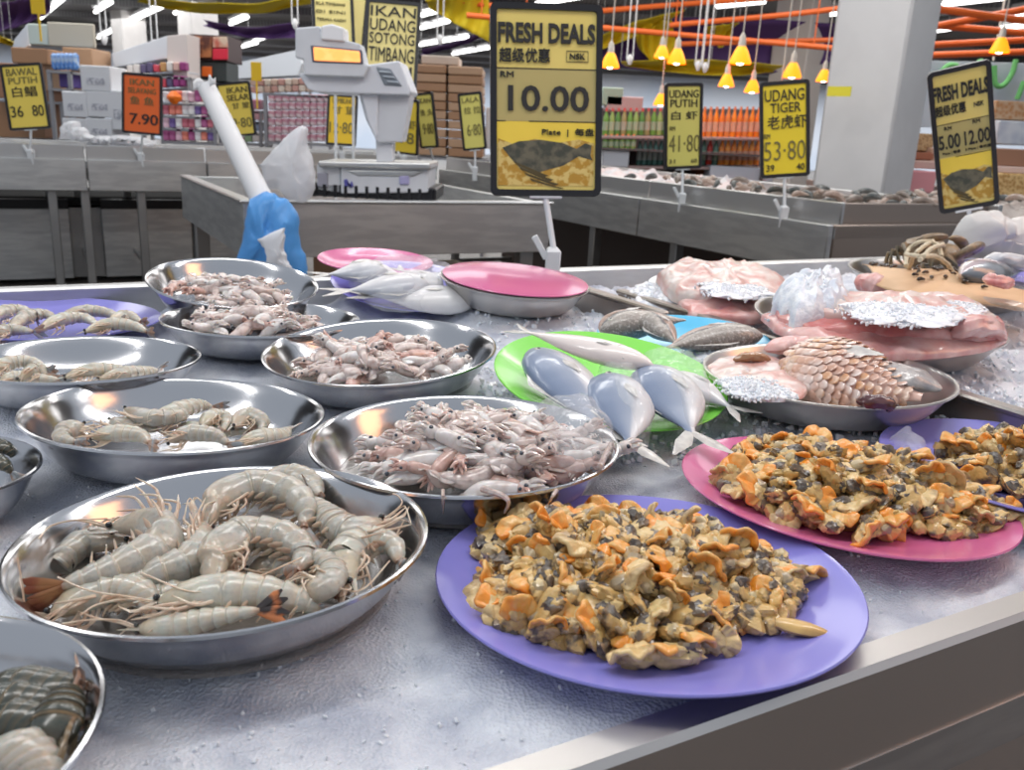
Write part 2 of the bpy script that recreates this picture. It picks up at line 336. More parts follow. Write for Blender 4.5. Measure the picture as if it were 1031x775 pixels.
# pendant lamps over the right counters
shade_m = mat('lit_orange_shade', (1, .42, .02), .5, emit=1.1, ecol=(1, .36, .01)); bulb_m = mat('lit_bulb', (1, .95, .8), .5, emit=7)
stem_m = mat('lamp_stem', (.75, .68, .6), .5)
LAMPS = [(614, 62, 1, 'beside the centre sign'), (666, 52, .8, 'smaller one in the twin pair'), (681, 58, 1, 'bigger one in the twin pair'), (731, 81, .85, 'low one right of the white sign'), (745, 58, 1.15, 'largest one under the purple drape'), (757, 87, .85, 'lowest one left of the shrimp sign'),
         (797, 72, 1, 'just above the shrimp sign'), (829, 76, .8, 'beside the thick column'), (1006, 47, 1, 'right of the thick column'), (665, 100, .8, 'low one behind the white sign'), (784, 98, .7, 'behind the shrimp sign')]
for px, py, s, wh in LAMPS:
    p = A(px, py+6, 8.5); sc = s*.085
    o = thing('pendant_lamp', 'orange cone pendant lamp with pale stem, ' + wh, 'lamp', p, group='orange pendant lamps')
    MB().lathe([(1.0*sc, 0), (.98*sc, .25*sc), (.62*sc, 1.1*sc), (.38*sc, 1.5*sc), (.34*sc, 1.5*sc), (.58*sc, 1.08*sc), (.94*sc, .2*sc), (.96*sc, 0), (1.0*sc, 0)], 20).build('lamp_shade', shade_m, o)
    MB().lathe([(.38*sc, 1.4*sc), (.3*sc, 2.3*sc), (.1*sc, 2.7*sc), (.0, 2.7*sc)], 12).build('stem', stem_m, o)
    MB().ball((0, 0, .35*sc), .5*sc).build('bulb', bulb_m, o)
    MB().loft([(0, 0, 2.6*sc), (.01, 0, 4.15-p.z)], .006, n=5).build('cord', stem_m, o)
for px, yb in ((634, 60), (703, 66), (710, 68), (297, 24), (105, 40), (156, 45), (443, 40)):   # wire hangers with pulleys
    p = A(px, yb, 9.5); o = thing('hanging_wire', 'thin white hanging wires with a pulley, ' + {634: 'right of the centre sign', 703: 'left of two over the white sign', 710: 'right of two over the white sign', 297: 'left of the scale', 105: 'over the white cartons', 156: 'over the orange sign', 443: 'over the carton stack'}[px], 'wire', p)
    for dx in (-.03, .03): MB().loft([(dx, 0, 0), (dx, 0, 4.2-p.z)], .007, n=5).build('wire', white_m, o)
    MB().lathe([(.012, -.05), (.028, -.02), (.028, .02), (.012, .05)], 12).build('pulley', white_m, o)

# ------------------------------------------------------------------ counters on the store's grid (u along, v away)
AV = Vector((math.cos(ANG), math.sin(ANG), 0)); BV = Vector((-math.sin(ANG), math.cos(ANG), 0)); QG = Euler((0, 0, ANG)).to_quaternion()
def V(px, py, v): d = ray(px, py); return CAM + d*(v/d.dot(BV))
def U(px, py, u): d = ray(px, py); return CAM + d*(u/d.dot(AV))
def gbox(b, u0, u1, v0, v1, z0, z1, bev=.003): return b.box(S((u0+u1)/2, (v0+v1)/2, (z0+z1)/2), (u1-u0, v1-v0, z1-z0), q=QG, bev=bev)

# near display table
tb = thing('display_table', 'long stainless steel display table with raised rims holding the bed of crushed ice', 'table', S(.6, .95, 0))
o_ = S(.6, .95, 0); TU0, TU1 = -1.7, 3.3
b = MB(); gbox(b, TU0, TU1, .311, .338, .22, .813, .004)
b.build('front_rim', mat('front_rim_steel', (.62, .585, .555), .36, 1, bump=.15, bscale=6), tb, off=o_)
b = MB(); gbox(b, TU0, TU1, 1.592, 1.622, .66, .852, .004); b.build('back_rim', steel_m, tb, off=o_)
for u in (TU0, TU1): b = MB(); gbox(b, u-.02, u+.02, .296, 1.62, .66, .845, .004); b.build('end_rim', steel_m, tb, off=o_)
b = MB(); gbox(b, TU0, TU1, .31, 1.61, .70, .74, 0); b.build('tray_bottom', steel_m, tb, off=o_, smooth=False)
DIVS = [(G(640, 305.5, .85).dot(AV), 1.15, 1.592, 'left'), (G(990, 398, .855).dot(AV), .345, 1.36, 'right')]
for u, v0_, v1_, _ in DIVS:
    b = MB(); gbox(b, u-.005, u+.005, v0_, v1_, .74, .845, .002); gbox(b, u-.011, u+.011, v0_, v1_, .843, .852, .003); b.build('divider', mat('divider_steel', (.42, .38, .35), .3, 1, bump=.3, bscale=30), tb, off=o_)
for u in (TU0+.1, .8, TU1-.1):
    for v in (.36, 1.56): b = MB(); gbox(b, u-.025, u+.025, v-.025, v+.025, 0, .7); b.build('leg', steel_dark_m, tb, off=o_)

def counter(name, label, along, w0, w1, f, seams, legs, loc):
    """two-tier steel counter; along = 'u' (front face at v=f) or 'v' (front face at u=f)"""
    t = thing(name, label, 'counter', loc)
    def bx(a0, a1, d0, d1, z0, z1, nm, m=steel_m, bev=.004):
        b = MB()
        if along == 'u': gbox(b, a0, a1, f+d0, f+d1, z0, z1, bev)
        else: gbox(b, f+d0, f+d1, a0, a1, z0, z1, bev)
        b.build(nm, m, t, off=loc)
    s = [w0]+seams+[w1]
    for a0, a1 in zip(s[:-1], s[1:]):
        bx(a0+.004, a1-.004, 0, .03, .665, .852, 'front_panel'); bx(a0+.004, a1-.004, .055, .075, .84, .935, 'upper_rim', steel_rim_m)
        bx(a0, a1, .03, 1.0, .80, .84, 'tray_bottom', steel_m, 0)
    bx(w0, w1, 1.0, 1.03, .66, .93, 'back_rim')
    bx(w0, w0+.03, .03, 1.0, .665, .852, 'end_panel', mat('end_panel_steel', (.42, .34, .29), .35, 1)); bx(w0+.05, w0+.07, .06, 1.0, .84, .93, 'end_rim', mat('end_panel_steel', (.42, .34, .29), .35, 1))  # brown in the end steel's colour stands in for what it reflects
    for a in legs:
        for d in (.06, .95): bx(a-.025, a+.025, d-.025, d+.025, 0, .68, 'leg', steel_dark_m)
        bx(a-.015, a+.015, .06, .95, .2, .23, 'cross_bar', steel_dark_m)
    return t
counter('fish_counter', 'long two-tier stainless steel counter across the left rear, below the orange price card', 'u', -3.2, 2.5, 6.02, [-1.8, .32, 1.02], [-3.0, -1.0, .12, .30, .62, 2.2], S(-.4, 6.02, 0))
counter('fish_counter', 'two-tier stainless steel counter running away on the right, below the shrimp price cards', 'v', 2.35, 6.0, 2.63, [3.55, 4.9], [2.5, 3.3, 4.0, 4.8, 5.8], S(2.63, 3.6, 0))
b = MB()
t = thing('low_counter', 'lower grey steel counter with closed front panels seen between the left counter legs', 'counter', S(0, 6.7, 0))
for i, (u0, u1) in enumerate([(-3, -1.5), (-1.48, .22), (.42, 1.0), (1.02, 1.75)]):
    b = MB(); gbox(b, u0, u1, 6.65, 6.68, .03, .50, .004); b.build('front_panel', steel_m, t, off=S(0, 6.7, 0))
    b = MB(); gbox(b, u0, u1, 6.64, 6.7, .50, .56, 0); b.build('black_rail', black_m, t, off=S(0, 6.7, 0))
b = MB(); gbox(b, -3, 1.75, 6.7, 7.6, .03, .5, 0); b.build('body', steel_dark_m, t, off=S(0, 6.7, 0))
b = MB(); gbox(b, -3, 1.75, 6.68, 7.6, .52, .55, 0); b.build('worktop', mat('dark_worktop', (.03, .03, .03), .95, spec=.1), t, off=S(0, 6.7, 0))  # top coloured black, standing in for the shade under the left counter

brn = mat('brown_backing', (.07, .05, .042), .6)
b = MB(); gbox(b, 3.15, 3.18, 2.45, 5.95, .04, .66, 0); gbox(b, 3.15, 5.6, 2.45, 2.48, .04, .66, 0)  # sheet added so the space under the right counter stays dark
tag(b.build('dark_backing', brn, off=S(3.15, 3, 0)), 'dark brown boarding added to darken the space below the right steel counter', 'backing')
# weighing station tank
TK = S(1.2, 3.7, 0)
t = thing('steel_sink_table', 'deep stainless steel tray table that carries the weighing scale', 'table', TK)
for nm, a in (('front_panel', (.63, 1.84, 3.07, 3.1, .67, .862)), ('back_panel', (.63, 1.84, 4.4, 4.43, .67, .862)), ('side_panel', (.63, .66, 3.1, 4.4, .67, .862)), ('side_panel', (1.81, 1.84, 3.1, 4.4, .67, .862)), ('tray_bottom', (.64, 1.83, 3.08, 4.42, .70, .73))):
    b = MB(); gbox(b, *a); b.build(nm, steel_m, t, off=TK)
for nm, a in (('rim_bead', (.62, 1.85, 3.06, 3.11, .858, .87)), ('rim_bead', (.62, .67, 3.1, 4.4, .858, .87))):
    b = MB(); gbox(b, *a, bev=.005); b.build(nm, steel_rim_m, t, off=TK)
for u in (.70, 1.77):
    for v in (3.15, 4.35): b = MB(); gbox(b, u-.03, u+.03, v-.03, v+.03, 0, .68); b.build('leg', steel_dark_m, t, off=TK)
b = MB(); gbox(b, .7, 1.77, 3.14, 3.17, .2, .24); b.build('cross_bar', steel_dark_m, t, off=TK)
for i, (u, v, w, h, c, lab) in enumerate([(1.25, 3.7, .3, .36, cardboard_m, 'brown cardboard box on the floor under the steel tray table'), (1.6, 3.5, .25, .3, mat('cream_foam', (.7, .6, .48), .7), 'cream foam box on the floor under the steel tray table')]):
    b = MB(); gbox(b, u-w/2, u+w/2, v-.2, v+.2, 0, h+.25, .01); tag(b.build('storage_box', c, off=S(u, v, 0)), lab, 'box')

# black crate, scale
p0 = A(372, 200, 3.42)
SC0 = Vector((p0.x, p0.y, .862))
t = thing('black_crate', 'flat black plastic crate under the weighing scale', 'crate', SC0)
b = MB(); b.box((0, .12, .026), (.52, .34, .05), bev=.006); b.build('tray', black_m, t)
for i in range(13): MB().box((-.24+i*.04, -.056, .024), (.012, .01, .046)).build('rib', black_m, t)
def ppx(pts, Y, depth, name, m, parent, off, dy=0):
    P = [A(x, y, Y)+Vector((0, dy, 0)) for x, y in pts]; b = MB(); b.prism(P, (0, depth, 0)); o = b.build(name, m, parent, smooth=False, off=off)
    md = o.modifiers.new('bev', 'BEVEL'); md.width = .006; md.segments = 2; md.limit_method = 'ANGLE'; return o
base = A(372, 196, 3.38)
t = thing('weighing_scale', 'grey electronic weighing scale with glowing orange display on the steel tray table', 'scale', base)
b = MB(); cx = A(346, 181, 3.4); ppx([(319, 166), (343, 167), (343, 195), (319, 192)], 3.37, .26, 'base', grey_m, t, base)
ppx([(343, 168), (432, 170), (431, 194), (343, 195)], 3.36, .27, 'platform_body', grey_m, t, base)
ppx([(320, 162), (433, 164), (434, 171), (320, 168)], 3.34, .30, 'pan', steel_rim_m, t, base)
ppx([(346, 171), (428, 172), (416, 178), (360, 177)], 3.355, .01, 'pan_lip', steel_m, t, base)
ppx([(319, 174), (330, 174), (330, 189), (319, 188)], 3.362, .01, 'rating_plate', mat('plate_grey', (.3, .3, .36), .5), t, base)
ppx([(402, 177), (412, 177), (412, 186), (402, 186)], 3.352, .01, 'sticker', mat('sticker_lilac', (.40, .38, .62), .5), t, base)
ppx([(346, 181), (349, 180), (352, 186), (354, 182), (356, 188), (353, 189), (350, 187), (347, 188)], 3.352, .006, 'scribble', mat('blue_ink', (.1, .1, .4), .5), t, base)
ppx([(378, 140), (396, 140), (395, 166), (379, 166)], 3.42, .07, 'post', grey_m, t, base)
ppx([(361, 94), (414, 94), (405, 143), (380, 144), (368, 120)], 3.40, .12, 'neck', grey_m, t, base)
ppx([(363, 94), (381, 94), (379, 142), (370, 122)], 3.385, .02, 'neck_facet', mat('scale_pale', (.72, .74, .79), .45), t, base)
ppx([(300, 74), (402, 61), (414, 92), (412, 96), (318, 93), (310, 90)], 3.36, .22, 'head', mat('scale_pale', (.72, .74, .79), .45), t, base)
ppx([(297, 28), (322, 26), (323, 33), (346, 40), (362, 44), (367, 64), (372, 66), (366, 78), (306, 76), (305, 60), (297, 58)], 3.33, .10, 'display_housing', grey_m, t, base)
ppx([(323, 26), (334, 24), (346, 28), (347, 42), (323, 40)], 3.32, .09, 'printer_cap', mat('cap_white', (.86, .86, .88), .45), t, base)
ppx([(312, 45), (364, 50), (366, 65), (314, 63)], 3.326, .02, 'display_bezel', mat('bezel', (.12, .12, .16), .4), t, base)
ppx([(315, 47), (362, 51.5), (363, 63), (316, 61)], 3.322, .01, 'display_screen', mat('orange_screen', (1, .35, .08), .4, emit=1.3, ecol=(1, .34, .09), col2=(1, .5, .2), scale=30), t, base)
ppx([(378, 67), (393, 69), (405, 87), (387, 86)], 3.355, .01, 'keypad', mat('keypad', (.22, .25, .29), .5), t, base)
for k in range(3): ppx([(381+k*4, 71+k*5), (393+k*4, 72+k*5), (394+k*4, 74+k*5), (382+k*4, 73+k*5)], 3.349, .005, 'key_row', mat('keys', (.4, .45, .5), .5), t, base)

# ------------------------------------------------------------------ price cards
ink = mat('black_ink', (.02, .02, .02), .6); ink_soft = mat('faded_ink', (.16, .14, .05), .6)
def fit_text(body, w, h, m, M, parent, off, bold=.0):
    c = bpy.data.curves.new('lettering', 'FONT'); c.body = body; c.size = 1; c.align_x = 'CENTER'; c.align_y = 'CENTER'; c.offset = bold; c.extrude = .002; c.resolution_u = 3
    o = bpy.data.objects.new('lettering', c); COL.objects.link(o); c.materials.append(m)
    C.view_layer.update(); bb = [Vector(v) for v in o.bound_box]; x0, x1 = min(v.x for v in bb), max(v.x for v in bb); y0, y1 = min(v.y for v in bb), max(v.y for v in bb)
    sx, sy = w/max(x1-x0, .01), h/max(y1-y0, .01)
    me = bpy.data.meshes.new_from_object(o.evaluated_get(C.evaluated_depsgraph_get())); bpy.data.objects.remove(o); bpy.data.curves.remove(c)
    o = bpy.data.objects.new('lettering', me); COL.objects.link(o)
    if not me.materials: me.materials.append(m)
    o.parent = parent
    o.matrix_local = Matrix.Translation(-Vector(off)) @ M @ Matrix.Rotation(R(90), 4, 'X') @ Matrix.Diagonal((sx, sy, 1, 1)) @ Matrix.Translation((-(x0+x1)/2, -(y0+y1)/2, 0))
    return o
clip_m = mat('clip_plastic', (.72, .74, .76), .3, alpha=.92)
def rrect(w, h, r, n=5):
    out = []
    for cx, cz, a0 in ((w/2-r, h/2-r, 0), (-w/2+r, h/2-r, 90), (-w/2+r, -h/2+r, 180), (w/2-r, -h/2+r, 270)):
        for k in range(n+1): a = R(a0+90*k/n); out.append((cx+r*math.cos(a), cz+r*math.sin(a)))
    return out
def sign(label, T, cardcol, texts, base=None, Y=None, fw=.012, lines=(), patches=(), picture=False, group='yellow price cards', clip=True, tilt=.55):
    x, y, z, rx, ry, rz, w, h = T; pos = Vector((x, y, z))
    if Y: k = Y/y; pos = CAM+(pos-CAM)*k; w *= k; h *= k
    M = Matrix.Translation(pos) @ Euler((rx*tilt, ry, rz)).to_matrix().to_4x4()
    bot = M @ Vector((0, 0, -h/2)); base = Vector(base) if base is not None else Vector((bot.x, bot.y, .73))
    t = thing('price_sign', label, 'price sign', base, group=group)
    b = MB(); P = rrect(w, h, .012); b.prism([M @ Vector((px, -.002, pz)) for px, pz in P], M.to_3x3() @ Vector((0, .004, 0))); b.build('card', cardcol, t, off=base, smooth=False)
    b = MB(); Po = rrect(w+.004, h+.004, .014); Pi = rrect(w-fw*2, h-fw*2, .006); n = len(Po)
    vs = [M @ Vector((p[0], yy, p[1])) for yy in (-.007, .007) for PP in (Po, Pi) for p in PP]
    fs = []
    for i in range(n):
        j = (i+1) % n; fs += [(i, j, n+j, n+i), (2*n+i, 3*n+i, 3*n+j, 2*n+j), (i, 2*n+i, 2*n+j, j), (n+i, n+j, 3*n+j, 3*n+i)]
    b.add(vs, fs); b.build('frame', black_m, t, off=base, smooth=False)
    d = [w*1, h*1]
    for (cx, cz, pw, ph, m_) in patches:
        b = MB(); b.prism([M @ Vector((sx*pw*w/2+cx*w, -.0028, sz*ph*h/2+cz*h)) for sx, sz in ((-1, -1), (1, -1), (1, 1), (-1, 1))], M.to_3x3() @ Vector((0, .0006, 0))); b.build('printed_panel', m_, t, off=base, smooth=False)
    for (cx, cz, pw, ph) in lines:
        b = MB(); b.prism([M @ Vector((sx*pw*w/2+cx*w, -.0036, sz*ph*h/2+cz*h)) for sx, sz in ((-1, -1), (1, -1), (1, 1), (-1, 1))], M.to_3x3() @ Vector((0, .0006, 0))); b.build('rule_line', ink, t, off=base, smooth=False)
    for tx in texts:
        body, cx, cz, tw, th = tx[:5]; bold = tx[5] if len(tx) > 5 else .0; m_ = tx[6] if len(tx) > 6 else ink
        fit_text(body, tw*w, th*h, m_, M @ Matrix.Translation((cx*w, -.0042, cz*h)), t, base, bold)
    if picture:
        def sil(pts, yy, m_, nm):
            b = MB(); b.prism([M @ Vector((px*w, yy, max(-.465, pz-.05 if nm != 'printed_dish' else pz)*h)) for px, pz in pts], M.to_3x3() @ Vector((0, .0005, 0))); b.build(nm, m_, t, off=base, smooth=False)
        pm = mat('printed_fish_dish', (.42, .24, .03), .5, col2=(.62, .48, .16), scale=60, detail=5, lo=.45, hi=.55)
        sil([(-.44, -.45), (.44, -.45), (.44, -.22), (.3, -.2), (.1, -.22), (-.1, -.2), (-.3, -.23), (-.44, -.2)], -.003, pm, 'printed_dish')
        sil([(-.40, -.20), (-.25, -.165), (-.05, -.155), (.15, -.17), (.28, -.20), (.36, -.17), (.42, -.18), (.41, -.235), (.43, -.26), (.3, -.24), (.16, -.29), (-.02, -.32), (-.12, -.34), (-.25, -.30), (-.33, -.25)], -.0036, mat('printed_fish', (.05, .055, .04), .5, col2=(.13, .12, .08), scale=50), 'printed_fish')
        for k in range(4): sil([(-.30+k*.05, -.27-k*.03), (-.05+k*.05, -.33-k*.025), (.02+k*.05, -.345-k*.022), (-.02+k*.05, -.355-k*.022), (-.28+k*.05, -.285-k*.03)], -.0041, mat('printed_stalk', (.08, .06, .02), .5), 'printed_stalk')
    MB().loft([bot+Vector((0, .002, -.004)), base+Vector((0, 0, .045))], .0065, n=8).build('pole', clip_m, t, off=base)
    b = MB(); b.box(bot+Vector((0, 0, -.003)), (.07, .014, .008), q=M.to_quaternion(), bev=.002); b.build('card_holder', clip_m, t, off=base)
    if clip:
        b = MB(); b.box(base+Vector((0, -.012, .0)), (.032, .008, .085), q=rq(rz, .12), bev=.003); b.box(base+Vector((0, .014, .005)), (.030, .008, .07), q=rq(rz, -.15), bev=.003); b.box(base+Vector((0, 0, .035)), (.026, .03, .022), q=rq(rz), bev=.004)
        b.box(base+Vector((-.028, 0, .045)), (.014, .01, .055), q=rq(0, 0, -.55), bev=.002)
        b.build('clip', clip_m, t, off=base)
    return t
yel = mat('card_yellow', (.72, .58, .16), .35, coat=.2); yel2 = mat('card_lemon', (.68, .62, .16), .4); yel3 = mat('card_deep_yellow', (.85, .55, .02), .4); yel4 = mat('card_pale_yellow', (.80, .68, .26), .4)
olive = mat('card_olive', (.44, .37, .14), .4); orange_c = mat('card_orange', (.80, .14, .025), .4); bright = mat('card_bright', (.80, .60, .07), .4)
rimp = lambda px, z=.852: (lambda p: Vector((p.x, p.y, z)))(V(px, 270, 1.606))
rcp = lambda px: (lambda p: Vector((p.x, p.y, .855)))(U(px, 205, 2.645))
lcp = lambda px: (lambda p: Vector((p.x, p.y, .855)))(V(px, 155, 6.035))
sign('big yellow FRESH DEALS card priced 10.00 clipped to the back rim, centre', (0.044, 1.992, 1.198, -0.312, -0.029, 0.113, 0.239, 0.4), yel,
     [('FRESH DEALS', 0, .352, .88, .105, .03), ('超级优惠', -.20, .236, .46, .075, .01), ('NSK', .28, .236, .14, .03, .008), ('RM', -.36, .135, .12, .03), ('10.00', .02, .012, .74, .135, .015), ('Plate  |  每盘', .2, -.165, .48, .045)],
     base=rimp(556), Y=1.93, fw=.011, lines=[(0, .168, .92, .005), (.15, -.108, .62, .005), (-.42, -.108, .1, .005), (.28, .264, .2, .003), (.28, .208, .2, .003), (.182, .236, .004, .056), (.378, .236, .004, .056)],
     patches=[(0, .03, .92, .276, olive), (0, -.17, .92, .12, bright)], picture=True, group='fresh deals cards')
sign('yellow FRESH DEALS card priced 5.00 and 12.00, turned aside at the right', (1.218, 2.533, 1.169, 0.508, -0.267, -0.355, 0.150, 0.4), yel,
     [('FRESH DEALS', 0, .345, .90, .105, .03), ('超级优惠', -.18, .23, .5, .075, .01), ('NSK', .28, .23, .16, .03, .008), ('RM', -.25, .105, .12, .025), ('RM', .22, .115, .12, .025), ('5.00', -.24, .01, .36, .1, .015), ('12.00', .22, .01, .42, .1, .015), ('Plate | 每盘', -.22, -.07, .3, .025), ('3 Plate | 每三盘', .22, -.07, .42, .025)],
     base=rimp(975), Y=2.45, fw=.010, lines=[(0, .135, .92, .004), (.15, -.105, .62, .004)], patches=[(0, .02, .92, .235, olive), (0, -.18, .92, .15, bright)], picture=True, group='fresh deals cards')
sign('yellow card reading UDANG TIGER priced 53.80', (0.958, 3.372, 1.187, -0.193, -0.117, -0.100, 0.175, 0.34), mat('card_tiger', (.80, .62, .03), .4),
     [('UDANG', 0, .36, .80, .12, .0), ('TIGER', .02, .23, .62, .10, .0), ('老虎虾', .05, .08, .8, .14), ('RM', -.36, -.06, .12, .05, 0, ink_soft), ('53·80', 0, -.22, .84, .2, -.01, ink_soft), ('39', -.3, -.40, .16, .07), ('40', .32, -.40, .16, .07)], base=rcp(790), Y=3.6)
sign('pale yellow card reading UDANG PUTIH priced 41.80', (0.698, 4.027, 1.190, -0.090, -0.069, 0.3, 0.179, 0.36), yel2,
     [('UDANG', 0, .38, .78, .09, .0), ('PUTIH', 0, .27, .72, .09, 0), ('白 虾', .02, .13, .7, .1), ('RM', -.3, -.02, .14, .05, 0, ink_soft), ('41·80', .03, -.2, .84, .2, -.01, ink_soft), ('31', -.3, -.41, .16, .05, 0, ink_soft), ('60', .3, -.41, .16, .05, 0, ink_soft)], base=rcp(686), Y=4.15)
sign('tall yellow card reading IKAN UDANG SOTONG TIMBANG behind the scale', (-0.574, 3.913, 1.453, -0.422, 0.029, 0.076, 0.223, 0.37), yel4,
     [('IKAN', 0, .38, .84, .11), ('UDANG', 0, .23, .84, .13), ('SOTONG', 0, .08, .84, .12), ('TIMBANG', 0, -.10, .84, .16), ('SINI', 0, -.30, .8, .16)], clip=False)
sign('yellow card of small lettered lines leaning left above the scale display', (-0.902, 4.312, 1.569, -0.500, -0.009, 0.299, 0.187, 0.36), yel4,
     [('SILA TIMBANG', -.05, .25, .7, .035, 0, ink_soft), ('DI SINI', -.05, .15, .7, .035, 0, ink_soft), ('TERIMA KASIH', -.05, .05, .7, .035, 0, ink_soft)], clip=False, Y=4.2)
sign('narrow yellow card edge-on between the two cards above the scale', (-0.850, 4.610, 1.602, -0.318, 0.175, 0.566, 0.093, 0.36), yel4, [], clip=False, Y=4.3)
sign('deep yellow price card seen under the scale head, left of its neck', (-1.006, 5.013, 1.150, -0.290, 0.016, -0.036, 0.164, 0.27), yel3,
     [('GEMBUNG', 0, .38, .7, .1, 0, ink_soft), ('甘 望', .05, .2, .76, .16, 0, ink_soft), ('12·80', 0, -.15, .8, .22, 0, ink_soft)], base=A(345, 160, 5.6), Y=5.6)
sign('deep yellow price card half hidden right of the scale neck', (-0.605, 4.615, 1.131, 0.2, 0.054, -0.307, 0.146, 0.27), mat('card_gold', (.75, .55, .05), .4),
     [('白 虾', .1, .05, .6, .16, 0, ink_soft), ('18', .1, -.2, .5, .2, 0, ink_soft)], base=A(407, 164, 5.6), Y=5.6)
sign('slim leaning lemon price card beside the scale', (-0.539, 5.013, 1.170, 0.189, -0.084, -0.731, 0.138, 0.29), yel2,
     [('IKAN', 0, .36, .7, .09, 0, ink_soft), ('鱼 头', .05, .15, .7, .12, 0, ink_soft), ('9·80', .05, -.15, .6, .2, 0, ink_soft)], base=A(438, 174, 5.9), Y=5.8)
sign('slim lemon price card in front of the cardboard stack', (-0.288, 5.002, 1.177, 0.022, -0.139, -0.224, 0.133, 0.3), yel2,
     [('LALA', 0, .38, .7, .09, 0, ink_soft), ('拉 拉', .05, .2, .7, .12, 0, ink_soft), ('6·80', .05, -.15, .6, .2, 0, ink_soft)], base=A(478, 175, 5.6), Y=5.6)
sign('yellow price card reading 36 80 at the far left', (-2.721, 4.969, 1.191, -0.157, -0.105, 0.016, 0.223, 0.34), mat('card_mustard', (.78, .60, .10), .4),
     [('BAWAL', 0, .38, .74, .11, 0, ink_soft), ('PUTIH', 0, .25, .7, .1, 0, ink_soft), ('白鲳', .0, .08, .6, .16), ('36', -.26, -.22, .3, .17), ('80', .26, -.22, .28, .17)], base=lcp(31), Y=5.3)
sign('orange price card reading 7.90 on the left counter', (-2.188, 5.212, 1.185, -0.124, 0.039, -0.081, 0.233, 0.33), orange_c,
     [('IKAN', 0, .36, .6, .1, 0, ink_soft), ('SELAYANG', 0, .22, .7, .09, 0, ink_soft), ('鱼 鱼', .0, .06, .6, .13, 0, ink_soft), ('7.90', .05, -.25, .72, .18, .01)], base=lcp(142), Y=5.55)
sign('yellow price card reading IKAN SELAR behind the leaning white tube', (-1.743, 5.508, 1.184, -0.040, -0.124, -0.172, 0.216, 0.31), mat('card_mustard', (.78, .60, .10), .4),
     [('IKAN', .1, .36, .6, .11), ('SELAR', .1, .22, .66, .11), ('甘 望', .15, .07, .5, .11, 0, ink_soft), ('9·80', .12, -.25, .6, .18, 0, ink_soft)], base=lcp(240), Y=5.85)
for px, py, w, h, Y, wh in ((258, 72, 10, 17, 8, 'above the left price card, behind the tube'), (38, 5, 13, 16, 7, 'at the very top left')):
    p = A(px, py, Y); k = Y/FPX; b = MB(); b.box((0, 0, 0), (w*k, .01, h*k), bev=.002); b.box((0, 0, -h*k*1.2), (.012, .012, h*k*1.6))
    tag(b.build('small_shelf_card', yel3, loc=p), 'small plain yellow shelf card ' + wh, 'sign')

# ------------------------------------------------------------------ goods on the shelves behind
def cmat(n, c, **k): return mat('goods_'+n, c, **{'rough': .5, **k})
def goods(name, label, cat, x0, y0, x1, y1, Y, dep, m, group=None, bev=.008, label_m=None):
    a, c = A(x0, y1, Y), A(x1, y0, Y); w, h = abs(c.x-a.x), abs(A((x0+x1)/2, y0, Y).z-A((x0+x1)/2, y1, Y).z); ctr = (a+c)/2
    b = MB(); b.box((0, dep/2, 0), (w, dep, h), bev=bev)
    o = b.build(name, m, loc=ctr); tag(o, label, cat, group)
    if label_m:
        l = MB(); l.box((0, -.002, -h*.1), (w*.6, .003, h*.25)); l.build('printed_label', label_m, o)
    return o
white_box = cmat('white_carton', (.74, .75, .78)); print_m = cmat('grey_print', (.35, .36, .42), col2=(.7, .7, .74), scale=40)
for i, (r, lab) in enumerate([((82, 66, 110, 92), 'topmost of the stack'), ((64, 92, 87, 118), 'middle row, left'), ((88, 92, 112, 118), 'middle row, centre'), ((113, 91, 124, 131), 'tall one at the right end'), ((64, 119, 87, 141), 'bottom row, left'), ((88, 119, 112, 141), 'bottom row, centre')]):
    goods('white_carton', 'white printed carton behind the left counter, ' + lab, 'box', *r, 7.4, .3, white_box, 'white printed cartons', label_m=print_m)
brown = [cmat('box_a', (.40, .22, .12)), cmat('box_b', (.50, .31, .19)), cmat('box_c', (.33, .17, .10))]
for i, (r, lab) in enumerate([((12, 48, 46, 64), 'top of the pile under the white panel'), ((46, 64, 60, 91), 'beside the far left price card, upper'), ((45, 92, 63, 139), 'beside the far left price card, lower'), ((70, 70, 84, 92), 'left of the topmost white carton'), ((108, 71, 124, 90), 'left of the orange price card'), ((-6, 64, 46, 100), 'behind the far left price card, upper'), ((-6, 101, 44, 139), 'behind the far left price card, lower'), ((64, 48, 92, 68), 'under the cream hanging panel')]):
    goods('cardboard_box', 'brown cardboard box, ' + lab, 'box', *r, 8+.1*i, .4, brown[i % 3], 'cardboard boxes at the left')
for i in range(6): goods('water_bottle_pack', 'blue and white bottle pack in a short row under the cream panel', 'bottle pack', 51+i*4.2, 53, 54.6+i*4.2, 70, 7.8, .08, cmat('bluewhite', (.55, .68, .86), col2=(.1, .3, .75), scale=14), 'blue and white bottle packs', bev=.02)
goods('purple_box', 'small purple box between the brown cardboard boxes', 'box', 60, 72, 70, 88, 7.9, .2, cmat('purple', (.12, .08, .3)))
goods('signboard', 'cream blank panel hung over the left cardboard boxes', 'panel', 49, 23, 93, 47, 8, .05, cmat('cream', (.62, .57, .47)))
goods('signboard', 'small pale green panel left of the cream hanging panel', 'panel', 29, 24, 47, 45, 8, .05, cmat('mint', (.60, .68, .64)))
tag(ppx([(12, 52), (14, 40), (27, 24), (29, 46), (14, 54)], 8.2, .04, 'signboard', cmat('palesky', (.66, .72, .80)), None, A(20, 40, 8.2)), 'slanting pale panel at the far left above the boxes', 'panel')
shelf_t = thing('shelf_unit', 'store shelf with pale sloping header left of the food billboard', 'shelf', A(150, 100, 9))
ppx([(112, 54), (168, 36), (188, 35), (189, 56), (160, 60), (115, 68)], 9, .3, 'header', cmat('header', (.70, .74, .80)), shelf_t, shelf_t.location)
